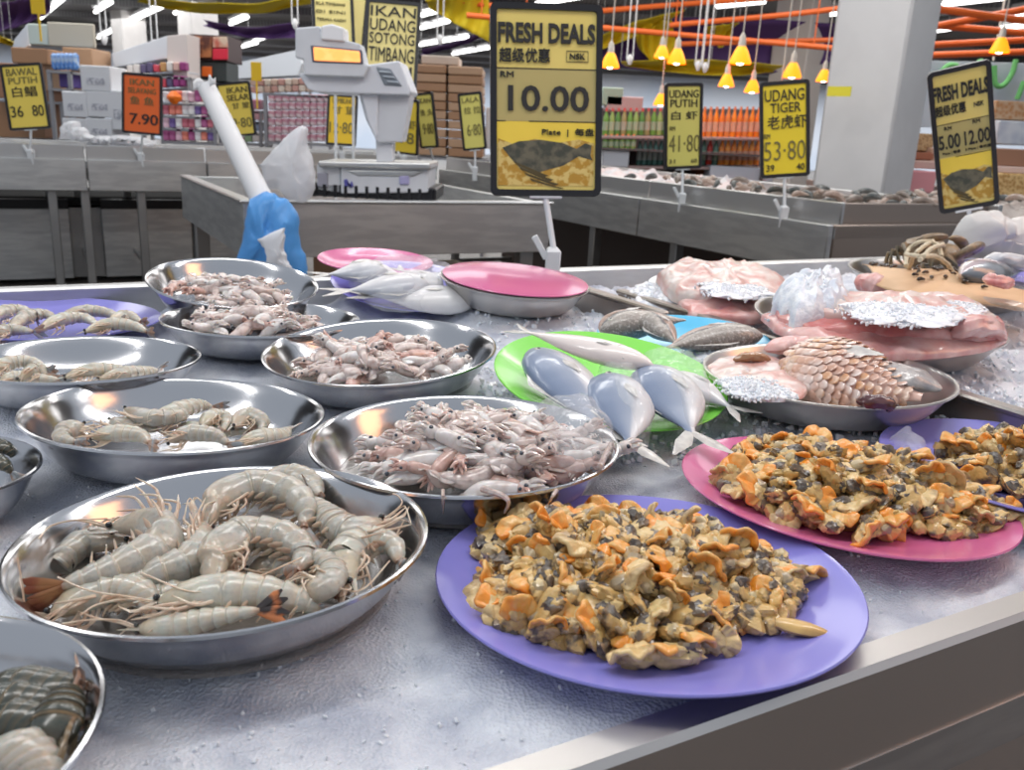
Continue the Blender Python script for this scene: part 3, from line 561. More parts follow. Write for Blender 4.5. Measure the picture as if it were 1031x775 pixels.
ppx([(168, 36), (188, 34), (189, 82), (180, 88), (168, 60)], 9-.02, .35, 'end_board', cmat('endboard', (.66, .60, .58)), shelf_t, shelf_t.location)
for y in (76, 92): ppx([(122, y), (190, y-4), (190, y-2), (122, y+2)], 9, .3, 'shelf_board', cmat('board', (.6, .62, .66)), shelf_t, shelf_t.location)
pal = [(.65, .08, .12), (.75, .72, .7), (.1, .25, .2), (.55, .3, .12), (.12, .1, .2), (.7, .45, .4), (.3, .05, .2)]
rnd.seed(3)
for row, (y0, y1) in enumerate(((64, 74), (79, 90))):
    for k in range(9): c = rnd.randrange(7); goods('shelf_packet', 'small packet in the upper shelf rows behind the orange price card', 'packet', 128+k*6.6, y0-k*.4+rnd.uniform(0, 3), 133.6+k*6.6, y1-k*.4, 8.9, .1, cmat('p%d' % c, pal[c]), 'packets on the upper shelf')
t = thing('billboard_box', 'dark box billboard with a food picture and a red corner, above the aisle', 'billboard', A(210, 55, 9.5)); bo = t.location
ppx([(190, 34), (228, 36), (229, 62), (190, 60)], 9.5, .5, 'box_body', cmat('bb_dark', (.05, .02, .02)), t, bo)
ppx([(191, 36), (213, 37), (213, 58), (191, 58)], 9.46, .03, 'food_picture', cmat('bb_food', (.10, .03, .02), col2=(.45, .16, .06), scale=9), t, bo)
ppx([(214, 37), (228, 37), (229, 48), (214, 48)], 9.46, .03, 'beige_picture', cmat('bb_beige', (.62, .48, .36), col2=(.5, .12, .08), scale=8), t, bo)
ppx([(214, 49), (229, 49), (229, 60), (214, 60)], 9.46, .03, 'red_panel', cmat('bb_red', (.62, .02, .05)), t, bo)
ppx([(192, 62), (228, 63), (228, 82), (192, 82)], 9.5, .4, 'lower_box', cmat('bb_low', (.04, .05, .05)), t, bo)
ppx([(203, 67), (213, 67), (213, 77), (203, 77)], 9.46, .02, 'orange_panel', cmat('bb_or', (.85, .16, .02)), t, bo)
pal2 = [(.28, .04, .16), (.55, .35, .42), (.10, .05, .22), (.62, .15, .10), (.68, .62, .66), (.40, .08, .12)]
for row in range(4):
    for k in range(8):
        c = rnd.randrange(6); x = 164+k*6.4
        goods('snack_packet', 'purple and pink snack packet stacked behind the left counter', 'packet', x, 90+row*13+rnd.uniform(0, 3), x+5.8, 102.5+row*13, 7.6, .12, cmat('q%d' % c, pal2[c], col2=tuple(min(1, v*1.6+.1) for v in pal2[c]), scale=12), 'purple and pink packets')
o = goods('orange_bag', 'bright orange round bag above the snack packets', 'bag', 166, 91, 180, 105, 7.48, .1, cmat('orange', (.95, .20, .01)), bev=.05)
tag(ppx([(226, 66), (300, 50), (304, 64), (300, 76), (226, 80)], 11, .3, 'shelf_header', cmat('header', (.70, .74, .80)), None, A(260, 66, 11)), 'long pale sloping shelf header behind the yellow IKAN card', 'shelf header')
pink_mats = [cmat('pinkbox', (.62, .28, .34), col2=(.75, .62, .64), scale=22, lo=.45, hi=.55), cmat('pinkbox2', (.55, .20, .28), col2=(.70, .56, .58), scale=18)]
for row in range(6):
    for k in range(9):
        x = 270+k*7; goods('drink_carton', 'pink and white drink carton in the tall stack left of the scale', 'carton', x, 95+row*8, x+6.6, 102.4+row*8, 8, .15, pink_mats[(k+row) % 2], 'pink drink cartons')
for row in range(2):
    for k in range(9):
        x = 252+k*7; goods('cup_tub', 'beige food tub in the row above the pink drink cartons', 'tub', x, 80+row*7-k*.2, x+6.3, 86.4+row*7-k*.2, 8.3, .15, cmat('tub%d' % ((k+row) % 3), [(.55, .40, .32), (.50, .28, .24), (.64, .55, .46)][(k+row) % 3]), 'beige tubs above the pink cartons')
for row in range(4):
    for k in range(5):
        x = 222+k*8; goods('grocery_pack', 'mixed small grocery pack between the IKAN card and the pink cartons', 'packet', x, 100+row*11, x+7.3, 110+row*11, 8.2, .15, cmat('g%d' % ((k*2+row*3) % 5), [(.3, .42, .25), (.62, .35, .38), (.68, .62, .6), (.5, .2, .28), (.25, .3, .4)][(k*2+row*3) % 5]), 'mixed grocery packs')
for row in range(10):
    for k in range(2):
        x0, x1 = ((414, 449), (451, 486))[k]; goods('stacked_carton', 'flat brown carton in the tall cardboard stack left of the centre sign, ' + ('left' if k == 0 else 'right') + ' pile', 'box', x0, 65+row*9.2+k*2, x1, 73.4+row*9.2+k*2, 8.0, .5, brown[(row+k) % 2], 'flat cartons in the tall stack')
goods('cream_carton', 'cream carton lying on top of the tall cardboard stack', 'box', 424, 56, 462, 65, 8.1, .4, cmat('creamc', (.6, .5, .42)))
goods('white_carton', 'white carton right of the tall cardboard stack', 'box', 488, 108, 500, 150, 8.3, .3, white_box)
def rack(label, x0, x1, ys, Y, dep, m=None, up=None):
    m = m or cmat('rack', (.30, .30, .32)); z0 = [A((x0+x1)/2, y, Y).z for y in ys]; a, c = A(x0, ys[0], Y), A(x1, ys[0], Y); o = Vector(((a.x+c.x)/2, Y, 0)); w = abs(c.x-a.x)
    t = thing('storage_rack', label, 'rack', o)
    for z in z0: MB().box((0, dep/2, z-.014), (w, dep, .02)).build('shelf_board', m, t, smooth=False)
    for sx in (-1, 1):
        for d in (.02, dep-.02): MB().box((sx*(w/2-.015), d, max(z0)/2), (.03, .03, max(z0))).build('upright', m, t, smooth=False)
def bottle_row(x0, x1, n, yb, h, Y, cols, label, group, cap=(.8, .8, .8)):
    protos = []
    for ci, c in enumerate(cols):
        k = Y/FPX; H = h*k; r = (x1-x0)/n*k*.46; b = MB().lathe([(0, 0), (r*.95, 0), (r, r*.2), (r, H*.55), (r*.85, H*.68), (r*.38, H*.84), (r*.36, H*.9), (0, H*.9)], 12)
        bt = b.build('drink_bottle', cmat('bottle_%d_%d_%d' % tuple(int(v*100) for v in c), c, rough=.2)); tag(bt, label, 'bottle', group)
        cp = MB().lathe([(r*.42, H*.88), (r*.42, H), (0, H)], 10).build('cap', cmat('cap_%d' % int(cap[0]*100), cap), bt)
        lb = MB().lathe([(r*1.03, H*.18), (r*1.03, H*.5)], 12).build('bottle_label', cmat('blabel_%d' % int(c[0]*100), tuple(.5*v+.25 for v in c)), bt)
        protos.append((bt, cp, lb))
    for i in range(n):
        P = A(x0+(x1-x0)*(i+.5)/n, yb, Y); pr = protos[i % len(cols)]
        if i < len(cols): pr[0].location = P
        else: copy_thing(pr[0], pr[1:], P, Euler((0, 0, 0)).to_quaternion(), label, group)
bottle_row(606, 672, 11, 136, 25, 9, [(.16, .34, .06), (.30, .42, .12), (.10, .26, .05), (.36, .30, .12)], 'green drink bottle on the upper row left of the white sign', 'green bottles upper row', (.75, .1, .1))
bottle_row(704, 764, 10, 138, 28, 9, [(.88, .22, .02), (.80, .26, .06), (.92, .28, .02)], 'orange drink bottle on the upper row right of the white sign', 'orange bottles upper row', (.8, .25, .1))
bottle_row(640, 672, 6, 166, 26, 8.9, [(.05, .14, .12), (.08, .20, .18)], 'dark teal bottle on the lower row left of the white sign', 'teal bottles lower row', (.7, .7, .7))
bottle_row(704, 722, 3, 166, 26, 8.9, [(.10, .2, .16), (.5, .03, .02)], 'dark red or teal bottle on the lower row behind the white sign', 'dark bottles lower row')
bottle_row(722, 764, 7, 166, 26, 8.9, [(.85, .26, .04), (.88, .34, .06)], 'orange drink bottle on the lower row left of the shrimp sign', 'orange bottles lower row', (.8, .25, .1))
bottle_row(606, 640, 6, 150, 14, 8.8, [(.20, .38, .08), (.28, .42, .10)], 'small green bottle above the white trays', 'small green bottles')
for i, (r, c, lab) in enumerate([((606, 151, 634, 168), (.60, .62, .68), 'white tray box under the small green bottles'), ((714, 168, 780, 182), (.62, .64, .72), 'long white tray box under the orange bottles'), ((606, 88, 628, 106), (.40, .50, .40), 'pale green box on top of the bottle shelf'), ((610, 97, 648, 112), (.55, .36, .36), 'pinkish box row on top of the bottle shelf'), ((700, 168, 714, 182), (.4, .13, .05), 'red-brown carton under the dark bottles')]):
    goods('shelf_box', lab, 'box', *r, 9.1 if i > 1 else 8.7, .3, cmat('sb%d' % i, c))
rack('dark rack frame that stands under the drink bottles', 600, 768, [182, 151.5], 8.65, .85, cmat('backb', (.12, .10, .10)))
t = thing('bottle_shelf', 'store shelf carrying the green and orange drink bottles', 'shelf', A(690, 168, 9)); bo = t.location
for y in (136.5, 166.5): ppx([(600, y), (768, y+2), (768, y+5), (600, y+3)], 8.75, .6, 'shelf_board', cmat('boardr', (.42, .30, .28)), t, bo)
ppx([(600, 108), (768, 110), (768, 200), (600, 200)], 9.5, .05, 'back_board', cmat('backb', (.12, .10, .10)), t, bo)
rack('grey rack under the far left cardboard boxes', -12, 66, [139.8, 100.6], 8.05, .75)
rack('small grey rack under the bottle packs and the purple box', 48, 72, [88.6, 70.6], 7.78, .35)
rack('low grey rack under the white printed cartons', 62, 126, [142], 7.4, .45)
rack('grey rack behind the topmost white carton', 64, 126, [92.5, 70], 8.3, .6)
rack('grey rack holding the purple and pink snack packets', 162, 218, [142.6, 129.6, 116.6, 103.6], 7.6, .3)
rack('grey rack under the mixed grocery packs', 220, 264, [143.6, 132.6, 121.6, 110.6], 8.2, .35)
rack('grey rack under the pink drink cartons and beige tubs', 266, 334, [143.2, 94.5], 8.0, .5)
rack('low grey rack under the tall cardboard stack', 412, 490, [158.4], 8.0, .7)
rack('grey rack behind the orange price card under the upper shelf packets', 120, 192, [90.5, 76], 8.9, .5)
rack('dark rack carrying the food billboard box', 190, 230, [83], 9.5, .6)
rack('tall grey rack under the long pale shelf header', 224, 302, [80.5], 11, .6)
# snack bins right of the column
for i, (r, Y, c, c2, sc, nm, lab) in enumerate([((866, 152, 942, 160), 6.9, (.36, .13, .07), None, 0, 'shelf_board', 'red-brown shelf board left of the right FRESH DEALS card'), ((870, 138, 906, 152), 7.0, (.62, .50, .42), (.75, .7, .66), 60, 'snack_bag', 'pale clear snack bag on the red-brown shelf board'),
    ((907, 134, 942, 152), 7.0, (.36, .18, .07), (.62, .42, .22), 60, 'nut_bag', 'brown bag of nuts on the red-brown shelf board'), ((842, 170, 872, 187), 6.6, (.62, .20, .05), (.72, .35, .12), 50, 'orange_crate', 'orange snack crate at the foot of the thick column'),
    ((873, 170, 908, 190), 6.6, (.50, .22, .17), (.6, .3, .22), 20, 'snack_box', 'brownish pink box beside the orange snack crate'), ((909, 172, 944, 194), 6.6, (.72, .30, .32), None, 0, 'pink_box', 'plain pink box left of the right FRESH DEALS card'),
    ((1002, 175, 1050, 198), 6.4, (.45, .22, .06), (.75, .50, .22), 45, 'biscuit_basket', 'golden biscuit basket at the right edge, lowest'), ((1000, 150, 1050, 168), 6.6, (.34, .17, .10), None, 0, 'shelf_board', 'brown shelf board at the right edge'),
    ((1002, 122, 1050, 146), 7.2, (.55, .58, .66), (.7, .72, .76), 12, 'snack_bag', 'silvery blue snack packs at the right edge'), ((1000, 102, 1050, 121), 7.4, (.50, .22, .08), (.6, .4, .25), 30, 'nut_bag', 'orange-brown snack bag at the right edge, topmost'),
    ((860, 162, 1004, 170), 6.7, (.62, .42, .36), None, 0, 'price_rail', 'pale pink price rail under the snack shelf'), ((936, 150, 1000, 166), 6.9, (.45, .28, .2), (.6, .4, .3), 30, 'snack_bag', 'brown snack bag hidden behind the right FRESH DEALS card'), ((1000, 168, 1050, 175), 6.5, (.66, .48, .42), None, 0, 'price_rail', 'pale pink price rail at the right edge')]):
    if c2: m_ = cmat('sn%d' % i, c, col2=c2, scale=sc, kind='voronoi', lo=.2, hi=.7)
    else: m_ = cmat('sn%d' % i, c)
    goods(nm, lab, nm.replace('_', ' '), *r, Y, .5, m_)
t = thing('snack_gondola', 'low store shelf body under the snack boxes on the right', 'shelf', A(940, 200, 6.9)); ppx([(845, 186), (1060, 196), (1060, 330), (845, 330)], 6.75, .8, 'body', cmat('gond', (.35, .25, .22)), t, t.location)
t = thing('glass_screen', 'hanging pale blue-grey screen behind the green lettering on the right', 'screen', A(970, 95, 11.2)); o_ = t.location
ppx([(893, 60), (1050, 64), (1050, 128), (893, 128)], 11.1, .05, 'pane', mat('screen_pane', (.40, .46, .54), .3, col2=(.52, .56, .62), scale=1.2), t, o_)
for x in (900, 1000): P_ = A(x, 61, 11.12); MB().loft([P_, Vector((P_.x, P_.y, 4.2))], .012, n=6).build('hanger', stem_m, t, off=o_)
gm = mat('green_letters', (.16, .50, .16), .5)
def stroke(lab, paths, Y):
    t = thing('green_lettering', lab, 'lettering', A(*paths[0][0], Y))
    for p in paths: MB().loft(smoothpath([A(x, y, Y) for x, y in p], 14), .032, n=8).build('brush_stroke', gm, t, off=t.location)
stroke('green painted angular stroke left of the right FRESH DEALS card', [[(925, 96), (911, 104), (921, 120)]], 11)
stroke('green painted arc behind the top edge of the right FRESH DEALS card', [[(946, 74), (955, 66), (964, 66)], [(980, 68), (988, 62), (993, 72)]], 11)
stroke('green painted letter U above the right FRESH DEALS card', [[(1001, 66), (1002, 84), (1010, 86), (1019, 74), (1023, 60)]], 11)
stroke('green painted slanting stroke at the right edge', [[(1031, 82), (1024, 100)]], 11)

# ------------------------------------------------------------------ things standing around the tray table
tu = MB(); a, c = A(208, 88, 2.95), A(266, 206, 2.75); d = c-a; P = [a+d*(k/20) for k in range(21)]
r0, r1 = .029, .036
tu.loft(P, [r0+(r1-r0)*k/20 for k in range(21)], n=24, cap=False)
Pi = [a+d*(k/20) for k in range(20, -1, -1)]; tu.loft(Pi, [r1-.003-(r1-r0)*k/20 for k in range(21)], n=24, cap=False)
tu.loft([a, a+d*.002], [r0, r0-.003], n=24, cap=False)
o = tu.build('white_tube', mat('white_pipe', (.76, .76, .77), .45, bump=.2, bscale=10), off=c); tag(o, 'long white plastic tube leaning out of the blue bag', 'tube')
def ragged(u, v):
    p = a+Vector((-.036+.085*u, -.02+.035*math.sin(u*5), -.012+.026*v*(1+.4*math.sin(u*12))+.022*u)); return p
MB().grid(ragged, 20, 3).build('torn_wrap', white_m, o, off=c, solid=.002)
def crumple(cx, Y, outline, depth, name, m, label, cat, seed=0, nz=.25, fq=22):
    """a crumpled bag: outline in the photo, rounded over its own depth"""
    pts = [A(x, y, Y) for x, y in outline]; ctr = sum(pts, Vector())/len(pts); P = smoothpath(pts+[pts[0]], 80)[:-1]
    b = MB(); vs = []; fs = []; n = len(P); rings = 12
    for side in (-1, 1):
        for r in range(rings):
            f = math.cos(math.pi/2*r/rings); dz = math.sin(math.pi/2*r/rings)
            for p in P:
                q = ctr+(p-ctr)*f; w = noise.fractal(Vector((q.x*fq, q.y*fq, q.z*fq*.5))+Vector((seed, 0, 0)), 1, 2, 3)
                vs.append(q+Vector((w*nz*.06, side*depth*dz*(1+nz*2*w)+w*.01, w*nz*.05)))
        vs.append(ctr+Vector((0, side*depth, 0)))
    N = n*rings+1
    for s_ in range(2):
        o_ = s_*N
        for r in range(rings-1):
            for k in range(n):
                q = (o_+r*n+k, o_+r*n+(k+1) % n, o_+(r+1)*n+(k+1) % n, o_+(r+1)*n+k); fs.append(q if s_ == 0 else q[::-1])
        for k in range(n): q = (o_+(rings-1)*n+k, o_+(rings-1)*n+(k+1) % n, o_+N-1); fs.append(q if s_ == 0 else q[::-1])
    b.add(vs, fs); return tag(b.build(name, m, off=ctr), label, cat)
bb = crumple(0, 2.72, [(252, 200), (268, 194), (286, 200), (297, 216), (303, 250), (306, 282), (280, 292), (256, 288), (238, 282), (243, 246), (248, 214)], .07, 'blue_bag', bluebag_m, 'blue plastic bag hanging at the corner of the steel tray table', 'bag', 3, .22)
crumple(0, 2.60, [(268, 234), (284, 236), (290, 254), (293, 274), (280, 278), (268, 266)], .02, 'white_wad', bag_m, 'white crumpled paper showing in the front of the blue bag', 'paper', 5, .5)
crumple(0, 3.0, [(262, 166), (284, 142), (300, 128), (308, 130), (310, 150), (318, 172), (317, 190), (306, 204), (288, 198), (270, 186)], .05, 'white_bag', mat('sheer_bag', (.86, .87, .9), .35, alpha=.62, bump=1, bscale=14), 'translucent white plastic bag standing up between the tube and the scale', 'bag', 9, .16, 30)
crumple(0, 6.0, [(61, 140), (62, 128), (70, 122), (80, 126), (88, 133), (92, 142)], .08, 'white_bag', bag_m, 'small white crumpled bag on the left counter below the white cartons', 'bag', 12, .4)
crumple(0, 6.1, [(88, 146), (100, 138), (120, 137), (150, 142), (152, 147), (120, 149)], .15, 'plastic_sheet', bag_m, 'white crumpled plastic sheeting lying on the left counter', 'plastic sheet', 15, .6)
crumple(0, 2.02, [(950, 258), (958, 240), (972, 219), (992, 216), (1020, 220), (1050, 224), (1060, 262), (1010, 268)], .05, 'white_bag', mat('beige_bag', (.58, .57, .56), .4, alpha=.93, bump=.4, bscale=20), 'greyish plastic bag standing at the right edge behind the fish head', 'bag', 19, .3)
# heaps on the far counters
iceh = mat('counter_ice', (.66, .62, .62), .4, col2=(.72, .55, .52), scale=9, bump=.8, bscale=60)
def heap(name, label, cat, u0, u1, v0, v1, z, h, m, seed, kind='stuff', nz=.5, nu=40, nv=40):
    def fn(a, c):
        e = min(1, 5*min(a, 1-a, c, 1-c)); p = S(u0+(u1-u0)*a, v0+(v1-v0)*c, z); return p+Vector((0, 0, h*e*(.55+nz*noise.fractal(p*14+Vector((seed, 0, 0)), 1, 2, 4))))
    o = MB().grid(fn, nu, nv).build(name, m, off=S((u0+u1)/2, (v0+v1)/2, z)); return tag(o, label, cat, kind=kind)
heap('crushed_ice', 'heap of pinkish crushed ice on the right counter behind the white sign', 'ice', 2.72, 3.55, 3.2, 5.9, .84, .13, iceh, 2)
heap('crushed_ice', 'bed of dirty ice at the near end of the right counter', 'ice', 2.75, 4.9, 2.42, 3.15, .84, .10, mat('counter_ice_dirty', (.40, .33, .29), .4, col2=(.5, .44, .40), scale=9, bump=.8, bscale=60), 4)
heap('crushed_ice', 'bed of ice on the left counter under the price cards', 'ice', -3.1, 2.5, 6.1, 6.9, .84, .09, mat('counter_ice_grey', (.5, .5, .52), .4, col2=(.6, .6, .62), scale=9, bump=.8, bscale=60), 6)
shr = [mat('far_shrimp_%d' % i, c, .35, col2=c2, scale=60) for i, (c, c2) in enumerate([((.16, .13, .11), (.26, .22, .19)), ((.36, .26, .21), (.46, .38, .33)), ((.05, .06, .06), (.14, .14, .13))])]
rnd.seed(11)
protos = []
for i in range(3):
    P = [(-.035, 0, 0), (-.02, .0, .008), (0, .004, .011), (.02, .002, .007), (.036, -.006, 0)]
    protos.append(MB().loft(smoothpath(P, 10), [.003, .007, .010, .011, .011, .010, .009, .008, .006, .004, .002], n=8))
for i in range(110):
    px = rnd.uniform(690, 950); u = rnd.uniform(2.76, 3.3) if px < 850 else rnd.uniform(2.8, 4.4); v = rnd.uniform(2.45, 3.9) if px < 850 else rnd.uniform(2.42, 2.9)
    k = i % 3; lab = 'small shrimp in the heap on the right counter beyond the thick-rimmed table'
    z = .905+rnd.uniform(0, .035)
    if i < 3: o = protos[k].build('small_shrimp', shr[k]); shr_o = locals().get('shr_o', []) + [o]; tag(o, lab, 'shrimp', 'shrimps on the right counter')
    else: o = shr_o[k].copy(); COL.objects.link(o)
    o.location = S(u, v, z); o.rotation_euler = (rnd.uniform(-.5, .5), rnd.uniform(-.4, .4), rnd.uniform(0, 6.3)); o.scale = [rnd.uniform(1, 1.7)]*3

# ------------------------------------------------------------------ bowls and plates
def bowl_mesh(r, h, rb=None):
    rb = rb or r*.70; lip = r*.035
    # rim plane at z = 0, base at z = -h
    prof = [(0, -h), (rb*.97, -h), (rb, -h+.001)]
    for k in range(1, 9): t = k/8; prof.append((rb+(r-lip-rb)*(t**.75), -h+.001+(h-.004)*t**1.35))
    prof += [(r-lip*.5, -.0015), (r, -.0022), (r+.0012, -.0008), (r+.0008, .0012), (r-.001, .0016), (r-lip*.6, .0006), (r-lip, -.0012)]
    for k in range(7, -1, -1): t = k/8; prof.append((rb+(r-lip-rb)*(t**.75)-.0016, -h+.002+(h-.004)*t**1.35))
    prof += [(0, -h+.002)]
    return MB().lathe(prof, 72)
def plate_mesh(r, h=.018):
    rb = r*.62
    prof = [(0, -h), (rb, -h), (rb+.004, -h+.001), (r*.80, -h*.62), (r*.95, -h*.12), (r-.0005, -.0012), (r, 0), (r-.0008, .001), (r*.95, .0006-h*.1+.001), (r*.80, -h*.55+.0018), (rb, -h+.0035), (0, -h+.003)]
    return MB().lathe(prof, 80)
def put(nm, mb, m, pl, label, cat): o = mb.build(nm, m, loc=pl.c); o.rotation_mode = 'QUATERNION'; o.rotation_quaternion = pl.q; return tag(o, label, cat)
B = dict(prawn=Plane(-.194, .557, .85, .03, -.03, .139), mid=Plane(-.328, .819, .85, -.03, -.06, .14), squid=Plane(-.042, .779, .85, .02, -.014, .144), c=Plane(-.169, 1.078, .858, .05, .053, .146),
         d=Plane(-.37, 1.251, .852, -.006, -.033, .14), f=Plane(-.467, 1.429, .872, -.10, .107, .135), e=Plane(-.51, .997, .85, 0, -.045, .132), dark=Plane(-.305, .319, .853, .04, -.036, .122),
         edge=Plane(-.48, .646, .85, -.03, -.06, .095), snap=Plane(.389, 1.054, .862, .03, 0, .149), fillet=Plane(.572, 1.37, .872, -.013, .03, .187), far=Plane(.905, 1.84, .885, -.007, .03, .20), ptop=Plane(-.005, 1.58, .872, -.061, .051, .135))
put('steel_bowl', bowl_mesh(.139, .044), steel_bowl_m, B['prawn'], 'large polished steel bowl of big grey prawns, front left', 'bowl')
put('steel_bowl', bowl_mesh(.140, .044), steel_bowl_m, B['mid'], 'polished steel bowl with a few small peeled-looking prawns, behind the big prawn bowl', 'bowl')
put('steel_bowl', bowl_mesh(.144, .046), steel_bowl_m, B['squid'], 'polished steel bowl heaped with squid, nearest squid bowl beside the green plate', 'bowl')
put('steel_bowl', bowl_mesh(.146, .044), steel_bowl_m, B['c'], 'polished steel bowl of squid in the middle, behind the nearest squid bowl', 'bowl')
put('steel_bowl', bowl_mesh(.140, .042), steel_bowl_m, B['d'], 'polished steel bowl of squid in front of the tilted rearmost bowl', 'bowl')
put('steel_bowl', bowl_mesh(.135, .045), steel_bowl_m, B['f'], 'tilted polished steel bowl of squid, rearmost, below the blue bag', 'bowl')
put('steel_bowl', bowl_mesh(.132, .042), steel_bowl_m, B['e'], 'polished steel bowl of shrimp at the left edge, in front of the lilac plate', 'bowl')
put('steel_bowl', bowl_mesh(.122, .045), steel_bowl_m, B['dark'], 'steel bowl of dark prawns cut off at the bottom left corner', 'bowl')
put('steel_bowl', bowl_mesh(.095, .042), steel_bowl_m, B['edge'], 'small steel bowl cut off at the left edge beside the big prawn bowl', 'bowl')
dullb = mat('aged_steel_bowl', (.52, .50, .48), .30, 1, bump=.08, bscale=25)
put('steel_bowl', bowl_mesh(.149, .042), dullb, B['snap'], 'worn steel bowl holding the scaly pink fish', 'bowl')
put('steel_bowl', bowl_mesh(.187, .05), dullb, B['fillet'], 'large worn steel bowl under the long pink fillets', 'bowl')
put('steel_bowl', bowl_mesh(.20, .05), dullb, B['far'], 'wide worn steel bowl at the right rear with brown paper in it', 'bowl')
put('steel_bowl', bowl_mesh(.135, .045), dullb, B['ptop'], 'steel bowl covered by a pink plate below the big sign', 'bowl')
p_cov = Plane(-.003, 1.578, .8765, -.061, .051)
put('melamine_plate', plate_mesh(.133, -.006), pink_m, p_cov, 'pink plate laid upside down over a steel bowl below the big sign', 'plate')
PL = dict(purple=Plane(.104, .578, .825, .02, -.03, .153), pink=Plane(.313, .761, .826, -.04, -.025, .149), rp=Plane(.534, .834, .832, -.007, -.006, .149), green=Plane(.117, 1.011, .856, -.064, .150, .14),
          blue=Plane(.255, 1.30, .845, .03, .046, .13), up=Plane(-.2, 1.64, .845, -.08, .13, .15), upink=Plane(-.285, 1.75, .872, -.04, .06, .115), ray=Plane(.40, 1.69, .852, -.04, .08, .145), lp=Plane(-.70, 1.262, .836, -.02, -.03, .165), bw=Plane(1.05, 1.80, .905, 0, .05, .14), ff=Plane(.86, 1.60, .85, 0, 0, .1))
for k, m_, lab in (('purple', purple_m, 'large lilac plate heaped with clam meat, front centre'), ('pink', pink_m, 'large pink plate heaped with clam meat, right'), ('rp', purple_m, 'lilac plate of clam meat behind the pink plate at the right edge'), ('green', green_m, 'bright green plate of silver-blue fish in the centre'),
                   ('blue', blue_m, 'sky blue plate of cut dark fish behind the green plate'), ('up', purple_m, 'lilac plate of white fish in front of the steel tray table'), ('upink', pink_m, 'pink plate under the white fish, behind the rear lilac plate'), ('ray', whiteplate_m, 'pale plate under the pink ray wing at the back rim'),
                   ('lp', purple_m, 'lilac plate of shrimp at the left edge near the back rim'), ('bw', purple_m, 'lilac plate under the fish head at the right rear')):
    p = PL[k]; put('melamine_plate', plate_mesh(p.r, .018), m_, p, lab, 'plate')

# ------------------------------------------------------------------ bed of crushed ice
ice_m = mat('crushed_ice', (.43, .46, .545), .42, col2=(.76, .78, .83), scale=18, detail=10, lo=.36, hi=.64, bump=.4, bscale=420, bkind='voronoi', sss=.12, sssr=(.6, .8, 1), spec=.5)
MOUNDS = [(p.c.x, p.c.y, p.r*.75, p) for p in list(B.values())+list(PL.values())]
def ice_h(P):
    x, y = P.x, P.y; far = min(1, max(0, (x*.75+y*.5-.62)/.35))
    h = .799+.006*noise.fractal(Vector((x*11, y*11, 0)), 1, 2, 3)+.0016*noise.noise(Vector((x*170, y*170, 0)))
    h += far*(.012+.010*noise.fractal(Vector((x*26, y*26, 3)), .8, 2, 5)+.005*abs(noise.noise(Vector((x*110, y*110, 5)))))
    for cx, cy, r, p in MOUNDS:
        d = math.hypot(x-cx, y-cy)
        if d < p.r*1.35:
            zb = p.c.z-(.046 if p in B.values() else .019)+(-(p.n.x*(x-cx)+p.n.y*(y-cy))/p.n.z)-.002
            w = 1 if d < r*.85 else max(0, 1-(d-r*.85)/(p.r*.5)); w = w*w*(3-2*w)
            if zb > h or d < r*.95: h = h+(zb-h)*w
            elif d < p.r: h = min(h, zb+.008)
    return h
nu, nv = 620, 250; U0, U1, V0, V1 = -.9, 2.6, .337, 1.594
def icefn(a, c):
    # finer near the camera
    cc = c**1.5; P = S(U0+(U1-U0)*a, V0+(V1-V0)*cc, 0); return Vector((P.x, P.y, ice_h(P)))
tag(MB().grid(icefn, nu, nv).build('crushed_ice', ice_m, off=(.4, .9, .8)), 'bed of crushed ice filling the display table', 'ice', kind='stuff')
chip_m = mat('ice_chip', (.78, .81, .86), .15, sss=.3, sssr=(.7, .85, 1), spec=.7)
rnd.seed(5); b = MB()
def chips(n, fn, s0, s1):
    for _ in range(n):
        p = fn(); s = rnd.uniform(s0, s1); b.box(p, (s, s*rnd.uniform(.4, 1), s*rnd.uniform(.3, .8)), q=Euler((rnd.uniform(0, 3), rnd.uniform(0, 3), rnd.uniform(0, 3))).to_quaternion(), bev=s*.12)
def on_ice():
    while True:
        px, py = rnd.uniform(480, 1031), rnd.uniform(285, 450); P = G(px, py, .82)
        if .4 < P.dot(BV) < 1.58: return Vector((P.x, P.y, ice_h(P)+.001))
chips(2600, on_ice, .004, .010)
def near_ice():
    P = G(rnd.uniform(0, 1031), rnd.uniform(440, 775), .80)
    return Vector((P.x, P.y, ice_h(P)+.0005)) if .36 < P.dot(BV) < 1.5 else on_ice()
chips(500, near_ice, .0015, .0035)
tag(b.build('ice_chips', chip_m, smooth=False, off=(.4, .9, .82)), 'loose ice chips scattered over the crushed ice', 'ice', kind='stuff')

